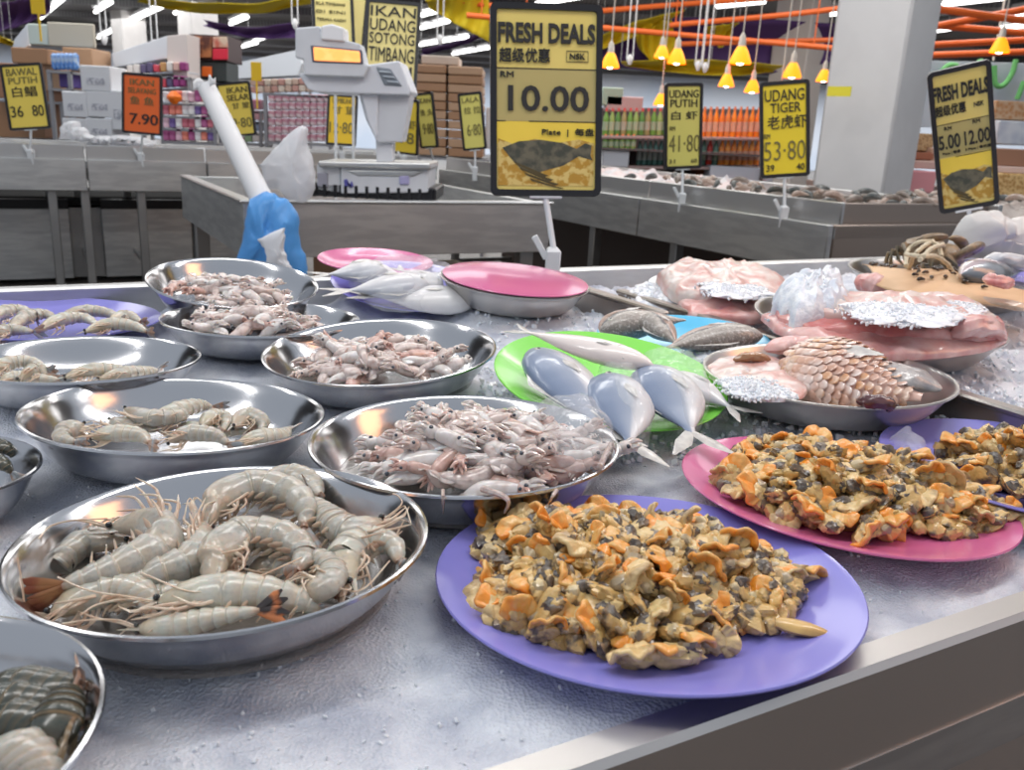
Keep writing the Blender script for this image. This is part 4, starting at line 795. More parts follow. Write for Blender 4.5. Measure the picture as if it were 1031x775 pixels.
# ------------------------------------------------------------------ clams
clam_b = mat('clam_body', (.66, .43, .16), .32, col2=(.13, .095, .065), scale=85, detail=5, lo=.50, hi=.62, coat=.4, bump=.6, bscale=170, sss=.1)
clam_b2 = mat('clam_body_pale', (.72, .52, .24), .32, col2=(.34, .22, .10), scale=70, detail=5, lo=.5, hi=.66, coat=.4, bump=.6, bscale=170, sss=.1)
clam_f = mat('clam_foot', (.86, .30, .03), .32, col2=(.72, .44, .14), scale=70, detail=4, lo=.45, hi=.65, coat=.4, bump=.5, bscale=200, sss=.1)
clam_g = mat('clam_gut', (.075, .06, .05), .3, col2=(.24, .18, .12), scale=110, detail=4, coat=.4, bump=.5, bscale=200)
clam_p = mat('clam_sac', (.66, .52, .28), .3, col2=(.36, .28, .18), scale=90, detail=4, coat=.4)
def make_clam(i, place):
    rr = random.Random(100+i); o = MB()
    o.ball((0, 0, 0), (rr.uniform(.0085, .0115), rr.uniform(.0060, .0085), rr.uniform(.0038, .0052)), n=20, m=14, nz=.38, ns=1.6, seed=i)
    for k in range(3):                                            # folded lobes of the mantle
        a = rr.uniform(0, 6.28); o.ball((math.cos(a)*.007, math.sin(a)*.005, rr.uniform(-.001, .002)), (rr.uniform(.004, .006), rr.uniform(.003, .0045), rr.uniform(.0025, .004)), q=rq(a), n=12, m=8, nz=.35, ns=2, seed=i*5+k)
    body = o.build('clam_meat', (clam_b, clam_b2, clam_b)[i % 3])
    parts = []
    s = rr.choice((-1, 1)); a0 = rr.uniform(-.8, .8); big = rr.uniform(.8, 1.5)
    def fn(u, v):
        a = a0+(u-.5)*2.2*big; r = .0062+.0075*v*(.8+.4*math.sin(u*math.pi)); w = .0018*math.sin(u*13+i)*v+.0012*math.sin(u*29+i*2)*v
        return Vector((math.cos(a)*r*1.2, s*math.sin(a)*r*.95, w+.0022-.002*v*v))
    parts.append(MB().grid(fn, 16, 4).build('foot', clam_f if i % 4 != 3 else clam_b2, body, solid=.0024, sub=1))
    g = MB().ball((-.0045, -s*.0025, .0020), (.0058, .0046, .0034), q=rq(rr.uniform(0, 3)), n=12, m=8, nz=.45, ns=2, seed=i+3); parts.append(g.build('gut', clam_g, body))
    g = MB().ball((.0035*rr.choice((-1, 1)), s*.0040, .0016), (.0048, .0040, .0034), n=12, m=8, nz=.3, ns=2, seed=i+9); parts.append(g.build('sac', clam_p, body))
    return body, parts
PROTO = []
def heap_pts(pl, n, rx, ry, h, cx, cy, seed, yaw=0, pw=1.3, minD=.0105):
    rr = random.Random(seed); out = []; tries = 0
    while len(out) < n and tries < n*80:
        tries += 1; a = rr.uniform(0, 6.283); r = math.sqrt(rr.random()); x, y = r*math.cos(a), r*math.sin(a)
        edge = 1+.10*math.sin(a*3+seed)+.07*math.sin(a*5+seed*2); zz = h*(1-r**2)**(1/pw)*(1+.25*noise.noise(Vector((x*3, y*3, seed)))) if r < 1 else 0
        p = Vector((x*rx*edge, y*ry*edge, 0)); p.rotate(Euler((0, 0, yaw))); p += Vector((cx, cy, zz+.006))
        if all((p-q).length > minD for q in out): out.append(p)
    return out
def clam_heap(pl, n, rx, ry, h, cx, cy, seed, label, group, yaw=0, sc=1.0, minD=.0125):
    rr = random.Random(seed)
    for p in heap_pts(pl, n, rx, ry, h, cx, cy, seed, yaw, minD=minD):
        w = pl.loc(p.x, p.y, p.z-.012); q = pl.q @ Euler((rr.gauss(0, .55), rr.gauss(0, .55), rr.uniform(0, 6.28))).to_quaternion(); k = rr.randrange(12)
        s = sc*rr.uniform(1.05, 1.6)
        if len(PROTO) < 12:
            body, parts = make_clam(len(PROTO), None); PROTO.append((body, parts)); tag(body, label, 'clam', group)
            body.location = w; body.rotation_mode = 'QUATERNION'; body.rotation_quaternion = q; body.scale = (s, s, s)
        else: copy_thing(PROTO[k][0], PROTO[k][1], w, q, label, group, s)
clam_heap(PL['purple'], 140, .114, .100, .030, -.014, .004, 1, 'shucked clam in the heap on the front lilac plate', 'clams on the front lilac plate')
clam_heap(PL['pink'], 112, .124, .094, .032, .008, .008, 2, 'shucked clam in the heap on the pink plate', 'clams on the pink plate')
clam_heap(PL['rp'], 48, .112, .092, .03, .020, .0, 3, 'shucked clam in the heap on the lilac plate at the right edge', 'clams on the right lilac plate')
lo = MB(); rr = random.Random(9)
for pl, rx, ry, h, cx, cy, sd in ((PL['purple'], .105, .09, .024, -.012, .004, 21), (PL['pink'], .110, .082, .024, .012, .005, 22), (PL['rp'], .10, .075, .024, .04, 0, 23)):
    for p in heap_pts(pl, 260, rx, ry, h, cx, cy, sd, minD=.008): 
        p.z = p.z*.72; lo.ball(pl.loc(p.x, p.y, p.z-.014), (rr.uniform(.009, .012), rr.uniform(.007, .010), .0065), q=Euler((rr.gauss(0, .5), rr.gauss(0, .5), rr.uniform(0, 6))).to_quaternion(), n=9, m=6, nz=.3, ns=1.6, seed=rr.randrange(99))
tag(lo.build('clam_meat', clam_b, off=(.3, .7, .82)), 'clam meat lying underneath in the three heaps', 'clams', 'clams underneath in the heaps', 'stuff')
# the single clam foot sticking out at the right of the front heap
p = PL['purple'].at(815, 634, -.006); b = MB().loft(smoothpath([p+Vector((-.022, .004, .002)), p, p+Vector((.016, -.002, -.002))], 8), [(.004, .003), (.007, .004), (.008, .004), (.008, .004), (.0075, .004), (.006, .0035), (.0045, .003), (.0025, .002), (.0006, .0006)], n=10)
tag(b.build('clam_tip', mat('clam_tip', (.66, .42, .14), .3, col2=(.5, .30, .10), scale=60, coat=.5), off=p), 'pointed tan clam foot sticking out right of the heap on the front lilac plate', 'clam')

# ------------------------------------------------------------------ prawns
SEG = [.38, .48, .58, .68, .78, .88]
def prst(head, a, b_, tail):
    st = [(0, head), (.14, head), (.30, a)]
    for q in SEG: st += [(q-.012, b_), (q+.02, a)]
    return st + [(.96, b_), (1, tail)]
pr_mat = ramp_mat('prawn_shell', prst((.44, .36, .27), (.42, .405, .36), (.42, .36, .28), (.30, .16, .10)), 'u', .24, sss=.25, coat=.35, nz=(60, .03), bump=.35, bscale=150, speck=((.20, .22, .20), 140, .50, .72, .75))
pr_tan = ramp_mat('prawn_shell_tan', prst((.50, .43, .31), (.47, .47, .41), (.50, .42, .32), (.38, .22, .13)), 'u', .24, sss=.25, coat=.35, nz=(60, .03), bump=.35, bscale=150, speck=((.30, .31, .28), 120, .50, .74, .7))
pr_dark = ramp_mat('prawn_shell_dark', prst((.09, .07, .045), (.035, .045, .038), (.10, .08, .05), (.16, .07, .03)), 'u', .24, coat=.3, nz=(60, .03), bump=.1, bscale=60, speck=((.10, .10, .07), 90, .5, .7, .6))
leg_m = mat('prawn_leg', (.66, .54, .42), .3, col2=(.52, .36, .26), scale=90, coat=.3, sss=.2); tail_m = mat('prawn_tail', (.40, .24, .16), .25, col2=(.30, .32, .33), scale=120, coat=.5)
tip_m = mat('tail_tip', (.65, .22, .08), .3, col2=(.05, .04, .04), scale=60, lo=.5, hi=.6); eye_m = mat('prawn_eye', (.01, .01, .012), .1, coat=.6)
legd_m = mat('prawn_leg_dark', (.12, .09, .05), .3, col2=(.20, .13, .06), scale=90, coat=.3); band_m = mat('shell_band', (.56, .47, .35), .25, coat=.35, col2=(.42, .42, .38), scale=90)
def prawn(label, spine, belly, L0=.012, m=pr_mat, group=None, detail=True, leg=leg_m, tailm=None, hold=None, seed=0, ant=True):
    """spine: head -> tail world points; belly: world direction the legs hang towards"""
    rr = random.Random(seed); P = smoothpath(spine, 84); n = len(P); bel = Vector(belly).normalized(); off = P[n//2]
    t = thing('prawn', label, 'prawn', off, group=group)
    prof = [(0, .18), (.05, .50), (.13, .80), (.24, 1.0), (.36, 1.02), (.44, .98), (.60, .86), (.75, .68), (.88, .48), (.96, .34), (1, .22)]
    seg = [.38, .48, .58, .68, .78, .88, .99]; rad = []
    for i in range(n):
        u = i/(n-1); r = interp([a for a, _ in prof], [c for _, c in prof], u)*L0
        for a, c in zip(seg[:-1], seg[1:]):
            if a <= u < c: r *= 1.075-.15*((u-a)/(c-a))**1.5
        rad.append((r*(.80 if u > .36 else .74), r))
    ups = [-bel]*n
    MB().loft(P, rad, up=ups, n=18).build('body', m, t, off=off)
    frame = lambda i: ((P[min(i+1, n-1)]-P[max(i-1, 0)]).normalized())
    def at(u): 
        i = min(n-1, int(u*(n-1))); T = frame(i); Bd = (bel-T*bel.dot(T)).normalized(); return P[i], T, Bd, T.cross(Bd), rad[i]
    # shell bands at the segment edges
    b = MB()
    for a in seg[:-1]:
        c, T, Bd, Sd, r = at(a); b.loft([c-T*.0011, c, c+T*.0014], [(r[0]*.985, r[1]*.985), (r[0]*1.025, r[1]*1.025), (r[0]*.96, r[1]*.96)], up=-Bd, n=18, cap=False)
    b.build('shell_edge', band_m if m is not pr_dark else legd_m, t, off=off)
    # tail fan
    c, T, Bd, Sd, r = at(.985); k = L0*1.7
    def blade(ang, ln, wd, up):
        wd *= .72; D = (T*math.cos(ang)+Sd*math.sin(ang)).normalized(); pts = [c-T*.002, c+D*ln*.35+up, c+D*ln*.75+up*1.5, c+D*ln+up]
        if hold: pts = [pts[0]]+[hold(p) for p in pts[1:]]
        return MB().loft(pts, [(wd*.4, .0008), (wd, .0009), (wd*1.05, .0007), (wd*.3, .0004)], up=-Bd, n=8)
    for ang in (-.55, -.22, .22, .55): blade(ang, k*1.15, k*.20, Bd*.001*rr.uniform(-1, 1)).build('tail_fin', tailm or tail_m, t, off=off)
    blade(0, k*.9, k*.12, -Bd*.001).build('telson', tailm or tail_m, t, off=off)
    # legs and swimmerets
    for side in (-1, 1):
        for j, u in enumerate((.16, .20, .24, .29, .34)):
            c, T, Bd, Sd, r = at(u); s0 = c+Bd*r[1]*.75+Sd*side*r[0]*.4; ln = L0*rr.uniform(1.5, 2.3)
            f = (-T*rr.uniform(.5, 1.3)+Bd*rr.uniform(.5, 1.0)+Sd*side*rr.uniform(.1, .6)).normalized(); k1 = s0+f*ln*.5; k2 = k1+(-T*rr.uniform(.5, 1.2)+Bd*rr.uniform(-.5, .4)+Sd*side*rr.uniform(-.4, .4)).normalized()*ln*.7
            if hold: k1 = hold(k1); k2 = hold(k2)
            MB().loft(smoothpath([s0, k1, k2], 6), [L0*.10, L0*.095, L0*.085, L0*.075, L0*.06, L0*.05, L0*.02], n=6).build('leg', leg, t, off=off)
        if detail:
            for j, u in enumerate((.44, .53, .62, .71, .80)):
                c, T, Bd, Sd, r = at(u); s0 = c+Bd*r[1]*.8+Sd*side*r[0]*.35; e = s0+(Bd*.9-T*.35+Sd*side*.15)*L0*.75
                MB().loft([s0, (s0+e)/2, e], [(L0*.10, L0*.05), (L0*.17, L0*.05), (L0*.05, L0*.02)], up=T, n=6).build('swimmeret', leg, t, off=off)
    # head: rostrum, eyes, feelers
    c, T, Bd, Sd, r = at(.03); c2 = at(.12)[0]
    MB().loft([c2-Bd*r[1]*1.0, c-Bd*r[1]*.9-T*L0*.3, c-T*L0*1.5-Bd*r[1]*.9], [(L0*.12, L0*.22), (L0*.09, L0*.16), (.0002, .0002)], up=Bd, n=6).build('rostrum', m, t, off=off)
    for side in (-1, 1):
        e = c+Sd*side*r[0]*.95-T*L0*.25-Bd*r[1]*.3; MB().ball(e, L0*.17, n=10, m=7).build('eye', eye_m, t, off=off)
        MB().loft([c+Sd*side*r[0]*.3, e], L0*.07, n=6).build('eye_stalk', leg, t, off=off)
        if ant:
            a = c-T*L0*.3+Sd*side*r[0]*.3; w = Vector((rr.uniform(-1, 1), rr.uniform(-1, 1), .1))*L0*2.5
            pts = [a, a-T*L0*1.2+Vector((0, 0, L0*.5)), a-T*L0*2+w*.5+Vector((0, 0, L0*.5)), a-T*L0*1.5+w*1.5+Vector((0, 0, L0*.1))]
            if hold: pts = [hold(p) for p in pts]
            MB().loft(smoothpath(pts, 12), [.0006]*13, n=5).build('feeler', leg, t, off=off)
            MB().loft(smoothpath([a, a-T*L0*.9+Bd*L0*.4, a-T*L0*1.5+Bd*L0*.3+Sd*side*L0*.4], 5), [(L0*.13, L0*.05), (L0*.16, L0*.05), (L0*.15, L0*.05), (L0*.12, L0*.04), (L0*.06, L0*.03), (.0003, .0003)], n=6).build('antennal_scale', leg, t, off=off)
    return t
pb = B['prawn']
def clamp_in(pl, hmin, rmax):
    def f(p):
        l = pl.q.inverted() @ (p-pl.c); r = math.hypot(l.x, l.y)
        if r > rmax: l.x *= rmax/r; l.y *= rmax/r
        l.z = max(l.z, hmin+max(0, (r-rmax*.7))*.6); return pl.loc(l.x, l.y, l.z)
    return f
cl = clamp_in(pb, -.040, .128)
def pp(pl, pts): return [pl.at(x, y, h) for x, y, h in pts]
X, Y_ = Vector((1, 0, 0)), Vector((0, 1, 0))
prawn('grey prawn lying low at the left under the two long prawns', pp(pb, [(80, 552, -.022), (62, 566, -.024), (88, 545, -.020), (128, 545, -.018)][::-1]), (0, 1, 0), .0125, hold=cl, seed=1)
prawn('long grey prawn, uppermost at the left, its red-brown tail on the bowl rim', pp(pb, [(112, 530, -.006), (150, 527, -.003), (166, 545, -.002), (130, 566, -.003), (95, 579, -.005), (62, 590, -.008)]), (-.4, .9, .3), .0145, hold=cl, seed=2, tailm=mat('red_tail', (.36, .12, .07), .3, col2=(.5, .25, .12), scale=60))
prawn('long grey prawn lying along the front of the uppermost left one', pp(pb, [(196, 515, -.012), (205, 545, -.009), (196, 562, -.008), (160, 576, -.010), (125, 585, -.014), (90, 592, -.020)]), (-.5, .8, .2), .0135, hold=cl, seed=3)
prawn('curled grey prawn in the middle of the big bowl', pp(pb, [(214, 588, -.006), (220, 556, -.002), (246, 538, -.001), (284, 540, -.002), (306, 556, -.005), (298, 576, -.008)]), (.25, -1, -.1), .0150, hold=cl, seed=4)
prawn('curled grey prawn at the back of the big bowl, tail pointing down', pp(pb, [(208, 532, -.006), (222, 502, .002), (256, 489, .004), (290, 494, .004), (308, 512, .002), (306, 532, -.004)]), (.1, -1, -.3), .0145, hold=cl, seed=5)
prawn('grey prawn at the rear right of the big bowl behind the curled ones', pp(pb, [(262, 484, -.008), (290, 480, -.006), (312, 486, -.006), (322, 500, -.01)]), (0, -1, -.2), .013, hold=cl, seed=6)
prawn('grey prawn leaning steeply at the right with feelers on the rim', pp(pb, [(384, 525, -.004), (352, 535, -.004), (330, 520, -.003), (314, 502, -.004), (322, 545, -.012)][:4]), (.2, -1, 0), .014, hold=cl, seed=7)
prawn('curled pale prawn at the right end of the big bowl', pp(pb, [(350, 588, -.012), (346, 562, -.008), (366, 545, -.006), (394, 548, -.007), (402, 566, -.012)]), (.1, -1, -.1), .0135, pr_tan, hold=cl, seed=8)
prawn('pale prawn at the front left of the big bowl showing its legs', pp(pb, [(52, 618, -.022), (86, 600, -.016), (120, 592, -.014), (146, 600, -.016), (152, 618, -.022)]), (0, -1, -.15), .0135, pr_tan, hold=cl, seed=9)
prawn('pale prawn across the front of the big bowl', pp(pb, [(160, 606, -.010), (205, 598, -.006), (250, 596, -.006), (295, 602, -.010), (322, 612, -.018)]), (-.2, -1, -.3), .0135, pr_tan, hold=cl, seed=10)
prawn('straight pale prawn at the very front with a black and orange tail tip', pp(pb, [(140, 632, -.020), (176, 630, -.016), (215, 622, -.012), (262, 614, -.008)]), (0, 1, -.3), .010, pr_tan, hold=cl, seed=11, tailm=tip_m)
prawn('small curled prawn between the middle and right-end prawns', pp(pb, [(300, 600, -.012), (328, 590, -.006), (334, 572, -.006), (318, 560, -.008), (306, 566, -.014)]), (-.8, .2, -.1), .010, hold=cl, seed=12)
prawn('prawn buried under the long prawns at the lower middle', pp(pb, [(196, 575, -.022), (180, 595, -.022), (140, 600, -.022), (115, 596, -.024)]), (0, -1, -.2), .012, pr_tan, hold=cl, seed=13)
prawn('prawn buried under the curled middle prawn', pp(pb, [(250, 575, -.022), (280, 570, -.022), (310, 580, -.022), (340, 600, -.024)]), (0, -1, -.2), .012, hold=cl, seed=14)
# dark prawns bottom left
pd = B['dark']; cd_ = clamp_in(pd, -.04, .112)
for i, (pts, bel) in enumerate([([(44, 760, -.010), (56, 730, -.002), (66, 704, .002), (74, 694, .002)], (1, -.3, 0)), ([(-20, 696, -.012), (20, 690, -.010), (66, 694, -.006), (88, 690, -.004)], (0, -1, 0)), ([(-30, 712, -.012), (10, 708, -.010), (50, 712, -.010), (70, 722, -.012)], (0, -1, -.1)), ([(-20, 745, -.016), (10, 730, -.012), (40, 735, -.012), (55, 760, -.016)], (0, -1, 0)), ([(-10, 780, -.010), (15, 764, -.006), (35, 780, -.008), (40, 800, -.01)], (0, -1, 0))]):
    prawn('dark prawn in the bottom left bowl, ' + ['upright against its rim', 'lying along the back', 'second from the back', 'in the middle', 'paler one at the bottom edge'][i], pp(pd, pts), bel, [.0115, .0115, .0125, .014, .015][i], pr_dark if i < 4 else pr_mat, hold=cd_, leg=legd_m, seed=30+i, group='dark prawns in the corner bowl', detail=False, ant=i in (0, 1))
pm = B['mid']; cm_ = clamp_in(pm, -.03, .12)
MIDP = [([(125, 412, -.004), (150, 420, -.002), (180, 418, -.002), (196, 408, -.004)], 'rearmost in front of the far rim'), ([(148, 424, -.006), (175, 414, .0), (200, 408, -.002), (214, 410, -.006)], 'dark-tailed, at the back'), ([(84, 428, -.012), (70, 432, -.012), (62, 440, -.014), (76, 446, -.016)], 'leftmost'), ([(92, 440, -.012), (115, 436, -.008), (140, 438, -.008), (150, 446, -.012)], 'front left'),
        ([(170, 444, -.010), (190, 436, -.004), (216, 438, -.004), (230, 447, -.010)], 'front centre'), ([(204, 430, -.006), (214, 420, -.002), (228, 422, -.004), (224, 434, -.008)], 'curled into a ring'), ([(236, 430, -.006), (248, 418, -.002), (264, 424, -.004), (262, 436, -.010)], 'curled at the right'), ([(240, 446, -.012), (262, 440, -.008), (284, 438, -.010), (292, 432, -.012)], 'rightmost'), ([(110, 424, -.016), (130, 430, -.014), (160, 432, -.014)], 'underneath at the left'), ([(180, 428, -.016), (210, 434, -.014), (250, 434, -.014)], 'underneath at the right')]
for i, (pts, wh) in enumerate(MIDP): prawn('small pale prawn in the second prawn bowl, ' + wh, pp(pm, pts), (.1, -1, -.1), .0098, pr_tan if i % 2 else pr_mat, hold=cm_, seed=50+i, detail=False, ant=False)
pg = B['edge']
for i, pts in enumerate([[(-30, 452, -.012), (-8, 448, -.006), (8, 452, -.006), (16, 462, -.014)], [(-34, 468, -.014), (-12, 462, -.010), (4, 468, -.010), (12, 476, -.016)]]):
    prawn('dark shrimp in the small bowl at the left edge, ' + ('back' if i == 0 else 'front') + ' one', pp(pg, pts), (.1, -1, -.1), .008, pr_dark, leg=legd_m, seed=64+i, detail=False, ant=False)
pe = B['e']
for i, (pts, wh) in enumerate([([(-14, 376, -.008), (6, 366, -.004), (30, 364, -.004), (48, 372, -.01)], 'at the left edge'), ([(20, 382, -.012), (36, 372, -.006), (46, 378, -.012)], 'curled yellowish'), ([(66, 380, -.010), (90, 373, -.006), (118, 372, -.008), (126, 376, -.012)], 'middle'), ([(100, 382, -.014), (124, 376, -.010), (146, 374, -.012), (158, 372, -.014)], 'right end'), ([(0, 384, -.014), (20, 380, -.012), (60, 382, -.014)], 'front')]):
    prawn('pale shrimp in the bowl at the left edge, ' + wh, pp(pe, pts), (.1, -1, -.1), .010, pr_tan, seed=70+i, detail=False, ant=False)
pq = PL['lp']
for i, (pts, wh) in enumerate([([(-12, 322, .006), (4, 312, .010), (22, 310, .010), (36, 318, .008)], 'leftmost'), ([(10, 330, .006), (24, 318, .012), (44, 314, .012), (58, 320, .008)], 'second from left'), ([(40, 330, .006), (60, 320, .012), (84, 318, .012), (100, 326, .008)], 'front middle'), ([(60, 318, .012), (84, 311, .016), (108, 313, .014), (122, 320, .010)], 'back middle'), ([(86, 332, .006), (110, 324, .012), (134, 326, .010), (148, 332, .006)], 'front right'), ([(-10, 336, .004), (10, 330, .006), (34, 332, .006)], 'front left'), ([(112, 322, .010), (128, 316, .012), (142, 322, .008)], 'dark-eyed right end')]):
    prawn('grey shrimp on the left lilac plate, ' + wh, pp(pq, [(x, y+2, h) for x, y, h in pts]), (.1, -1, -.1), .011, pr_mat if i % 2 else pr_tan, seed=80+i, detail=False, ant=False)

# ------------------------------------------------------------------ squid
sq_m = mat('squid_skin', (.62, .52, .48), .16, col2=(.40, .29, .26), scale=150, detail=5, lo=.48, hi=.68, sss=.3, coat=.7, bump=.15, bscale=120)
sq_m2 = mat('squid_skin_pale', (.70, .66, .64), .16, col2=(.55, .46, .42), scale=120, detail=5, lo=.45, hi=.7, sss=.3, coat=.7, bump=.15, bscale=120)
sq_m3 = mat('squid_skin_rosy', (.62, .42, .36), .18, col2=(.45, .26, .22), scale=120, detail=5, lo=.45, hi=.7, sss=.3, coat=.6)
sq_eye = mat('squid_eye', (.05, .06, .08), .1, coat=.6)
SQP = []
def make_squid(i):
    rr = random.Random(500+i); L = rr.uniform(.032, .044); bend = rr.uniform(-.9, .9); fat = rr.uniform(.85, 1.15)
    pts = [Vector((L*(u-.5), bend*.010*math.sin(u*3), .002*math.sin(u*5+i))) for u in [k/14 for k in range(15)]]
    prof = [.06, .34, .55, .72, .84, .93, .99, 1.02, 1.03, 1.02, .99, .95, .90, .84, .60]
    rad = [(.0078*p*fat, .0062*p) for p in prof]; m = (sq_m, sq_m2, sq_m, sq_m3, sq_m2)[i % 5]
    body = MB().loft(pts, rad, n=14, shape=lambda u, a: 1+.09*noise.noise(Vector((u*4, math.cos(a)+i, math.sin(a))))).build('squid', m); parts = []
    def fin(u, v, s=1): return Vector((-L*.5+.001+u*L*.40, s*(.0025+.0095*v*math.sin(math.pi*min(1, .10+u*.90))), .002-.003*v))
    b = MB(); b.grid(lambda u, v: fin(u, v, 1), 8, 4); b.grid(lambda u, v: fin(u, v, -1), 8, 4); parts.append(b.build('fin', m, body, solid=.0011))
    e = pts[-1]; parts.append(MB().ball(e+Vector((.004, 0, 0)), (.0065, .0058, .0050), n=12, m=8, nz=.1, ns=2, seed=i).build('head', m, body))
    for s in (-1, 1): parts.append(MB().ball(e+Vector((.0048, s*.0048, .0018)), .0016, n=8, m=6).build('eye', sq_eye, body))
    b = MB()
    for k in range(6):
        a = 6.283*k/6; s0 = e+Vector((.007, math.cos(a)*.003, math.sin(a)*.0026)); ln = rr.uniform(.006, .012); w = rr.uniform(-.003, .003)
        b.loft(smoothpath([s0, s0+Vector((ln*.5, math.cos(a)*.0018+w*.4, math.sin(a)*.0012)), s0+Vector((ln, math.cos(a)*.001+w*1.6, -.002))], 6), [.0021, .002, .0019, .0017, .0014, .0011, .0006], n=6)
    parts.append(b.build('arms', m, body)); return body, parts
def squids(pl, n, rx, ry, h, cx, cy, seed, label, group, zoff=-.022, sc=1.0, minD=.017, parts=True):
    rr = random.Random(seed)
    for p in heap_pts(pl, n, rx, ry, h, cx, cy, seed, 0, pw=1.1, minD=minD):
        w = pl.loc(p.x, p.y, p.z+zoff); q = pl.q @ Euler((rr.gauss(0, .5), rr.gauss(0, .25), rr.choice((0, 3.14))+rr.gauss(.2, .8))).to_quaternion(); s = sc*rr.uniform(.85, 1.3)
        if len(SQP) < 8:
            body, pa = make_squid(len(SQP)); SQP.append((body, pa)); tag(body, label, 'squid', group); body.location = w; body.rotation_mode = 'QUATERNION'; body.rotation_quaternion = q; body.scale = (s, s, s)
        else: k = rr.randrange(8); copy_thing(SQP[k][0], SQP[k][1], w, q, label, group, s)
squids(B['squid'], 100, .094, .088, .030, .020, -.004, 1, 'small squid in the heap in the nearest squid bowl', 'squid in the nearest squid bowl', zoff=-.020, sc=1.08, minD=.0125)
squids(B['c'], 56, .088, .070, .022, .0, -.012, 2, 'small squid in the middle squid bowl behind the nearest one', 'squid in the middle bowl', zoff=-.021, minD=.0155)
squids(B['d'], 46, .088, .064, .022, .0, -.010, 3, 'small squid in the bowl in front of the tilted bowl', 'squid in the bowl before the tilted one', zoff=-.018, minD=.0155)
squids(B['f'], 42, .082, .056, .022, .005, -.030, 4, 'small squid in the tilted rearmost bowl', 'squid in the tilted bowl', zoff=-.018, minD=.0155)
def limp(pl, path, r, lab):                     # arms hanging over a rim
    P = smoothpath([pl.at(*p) for p in path], 14)
    tag(MB().loft(P, [r*(1-.7*k/14) for k in range(15)], n=8).build('squid_tentacle', sq_m, off=P[0]), lab, 'squid arm', 'squid arms over the rim')
limp(B['squid'], [(486, 492, .004), (506, 499, .006), (512, 506, .002), (508, 516, -.012)], .0032, 'squid arm drooping over the front rim of the nearest squid bowl, thick one')
limp(B['squid'], [(446, 494, .003), (446, 501, .005), (446, 512, -.012), (446, 522, -.03)], .0018, 'thin squid arm hanging down over the front rim of the nearest squid bowl')
limp(B['squid'], [(604, 470, .004), (612, 452, .006), (616, 446, .004), (620, 456, -.004)], .003, 'squid arm over the right rim of the nearest squid bowl')
limp(B['squid'], [(560, 494, .002), (556, 500, .003), (552, 508, -.012)], .002, 'short squid arm over the front right rim of the nearest squid bowl')
# dead water in the bowls
water_m = mat('bowl_water', (.30, .26, .22), .03, alpha=.35, spec=.6)
for k, z, rr_ in (('squid', -.034, .118), ('prawn', -.034, .115), ('c', -.034, .118)):
    p = B[k]; o = MB().lathe([(0, z), (rr_, z), (rr_, z-.003), (0, z-.003)], 48).build('water', water_m, loc=p.c); tag(o, {'squid': 'shallow meltwater in the nearest squid bowl', 'prawn': 'shallow meltwater in the big prawn bowl', 'c': 'shallow meltwater in the middle squid bowl'}[k], 'water', kind='stuff')

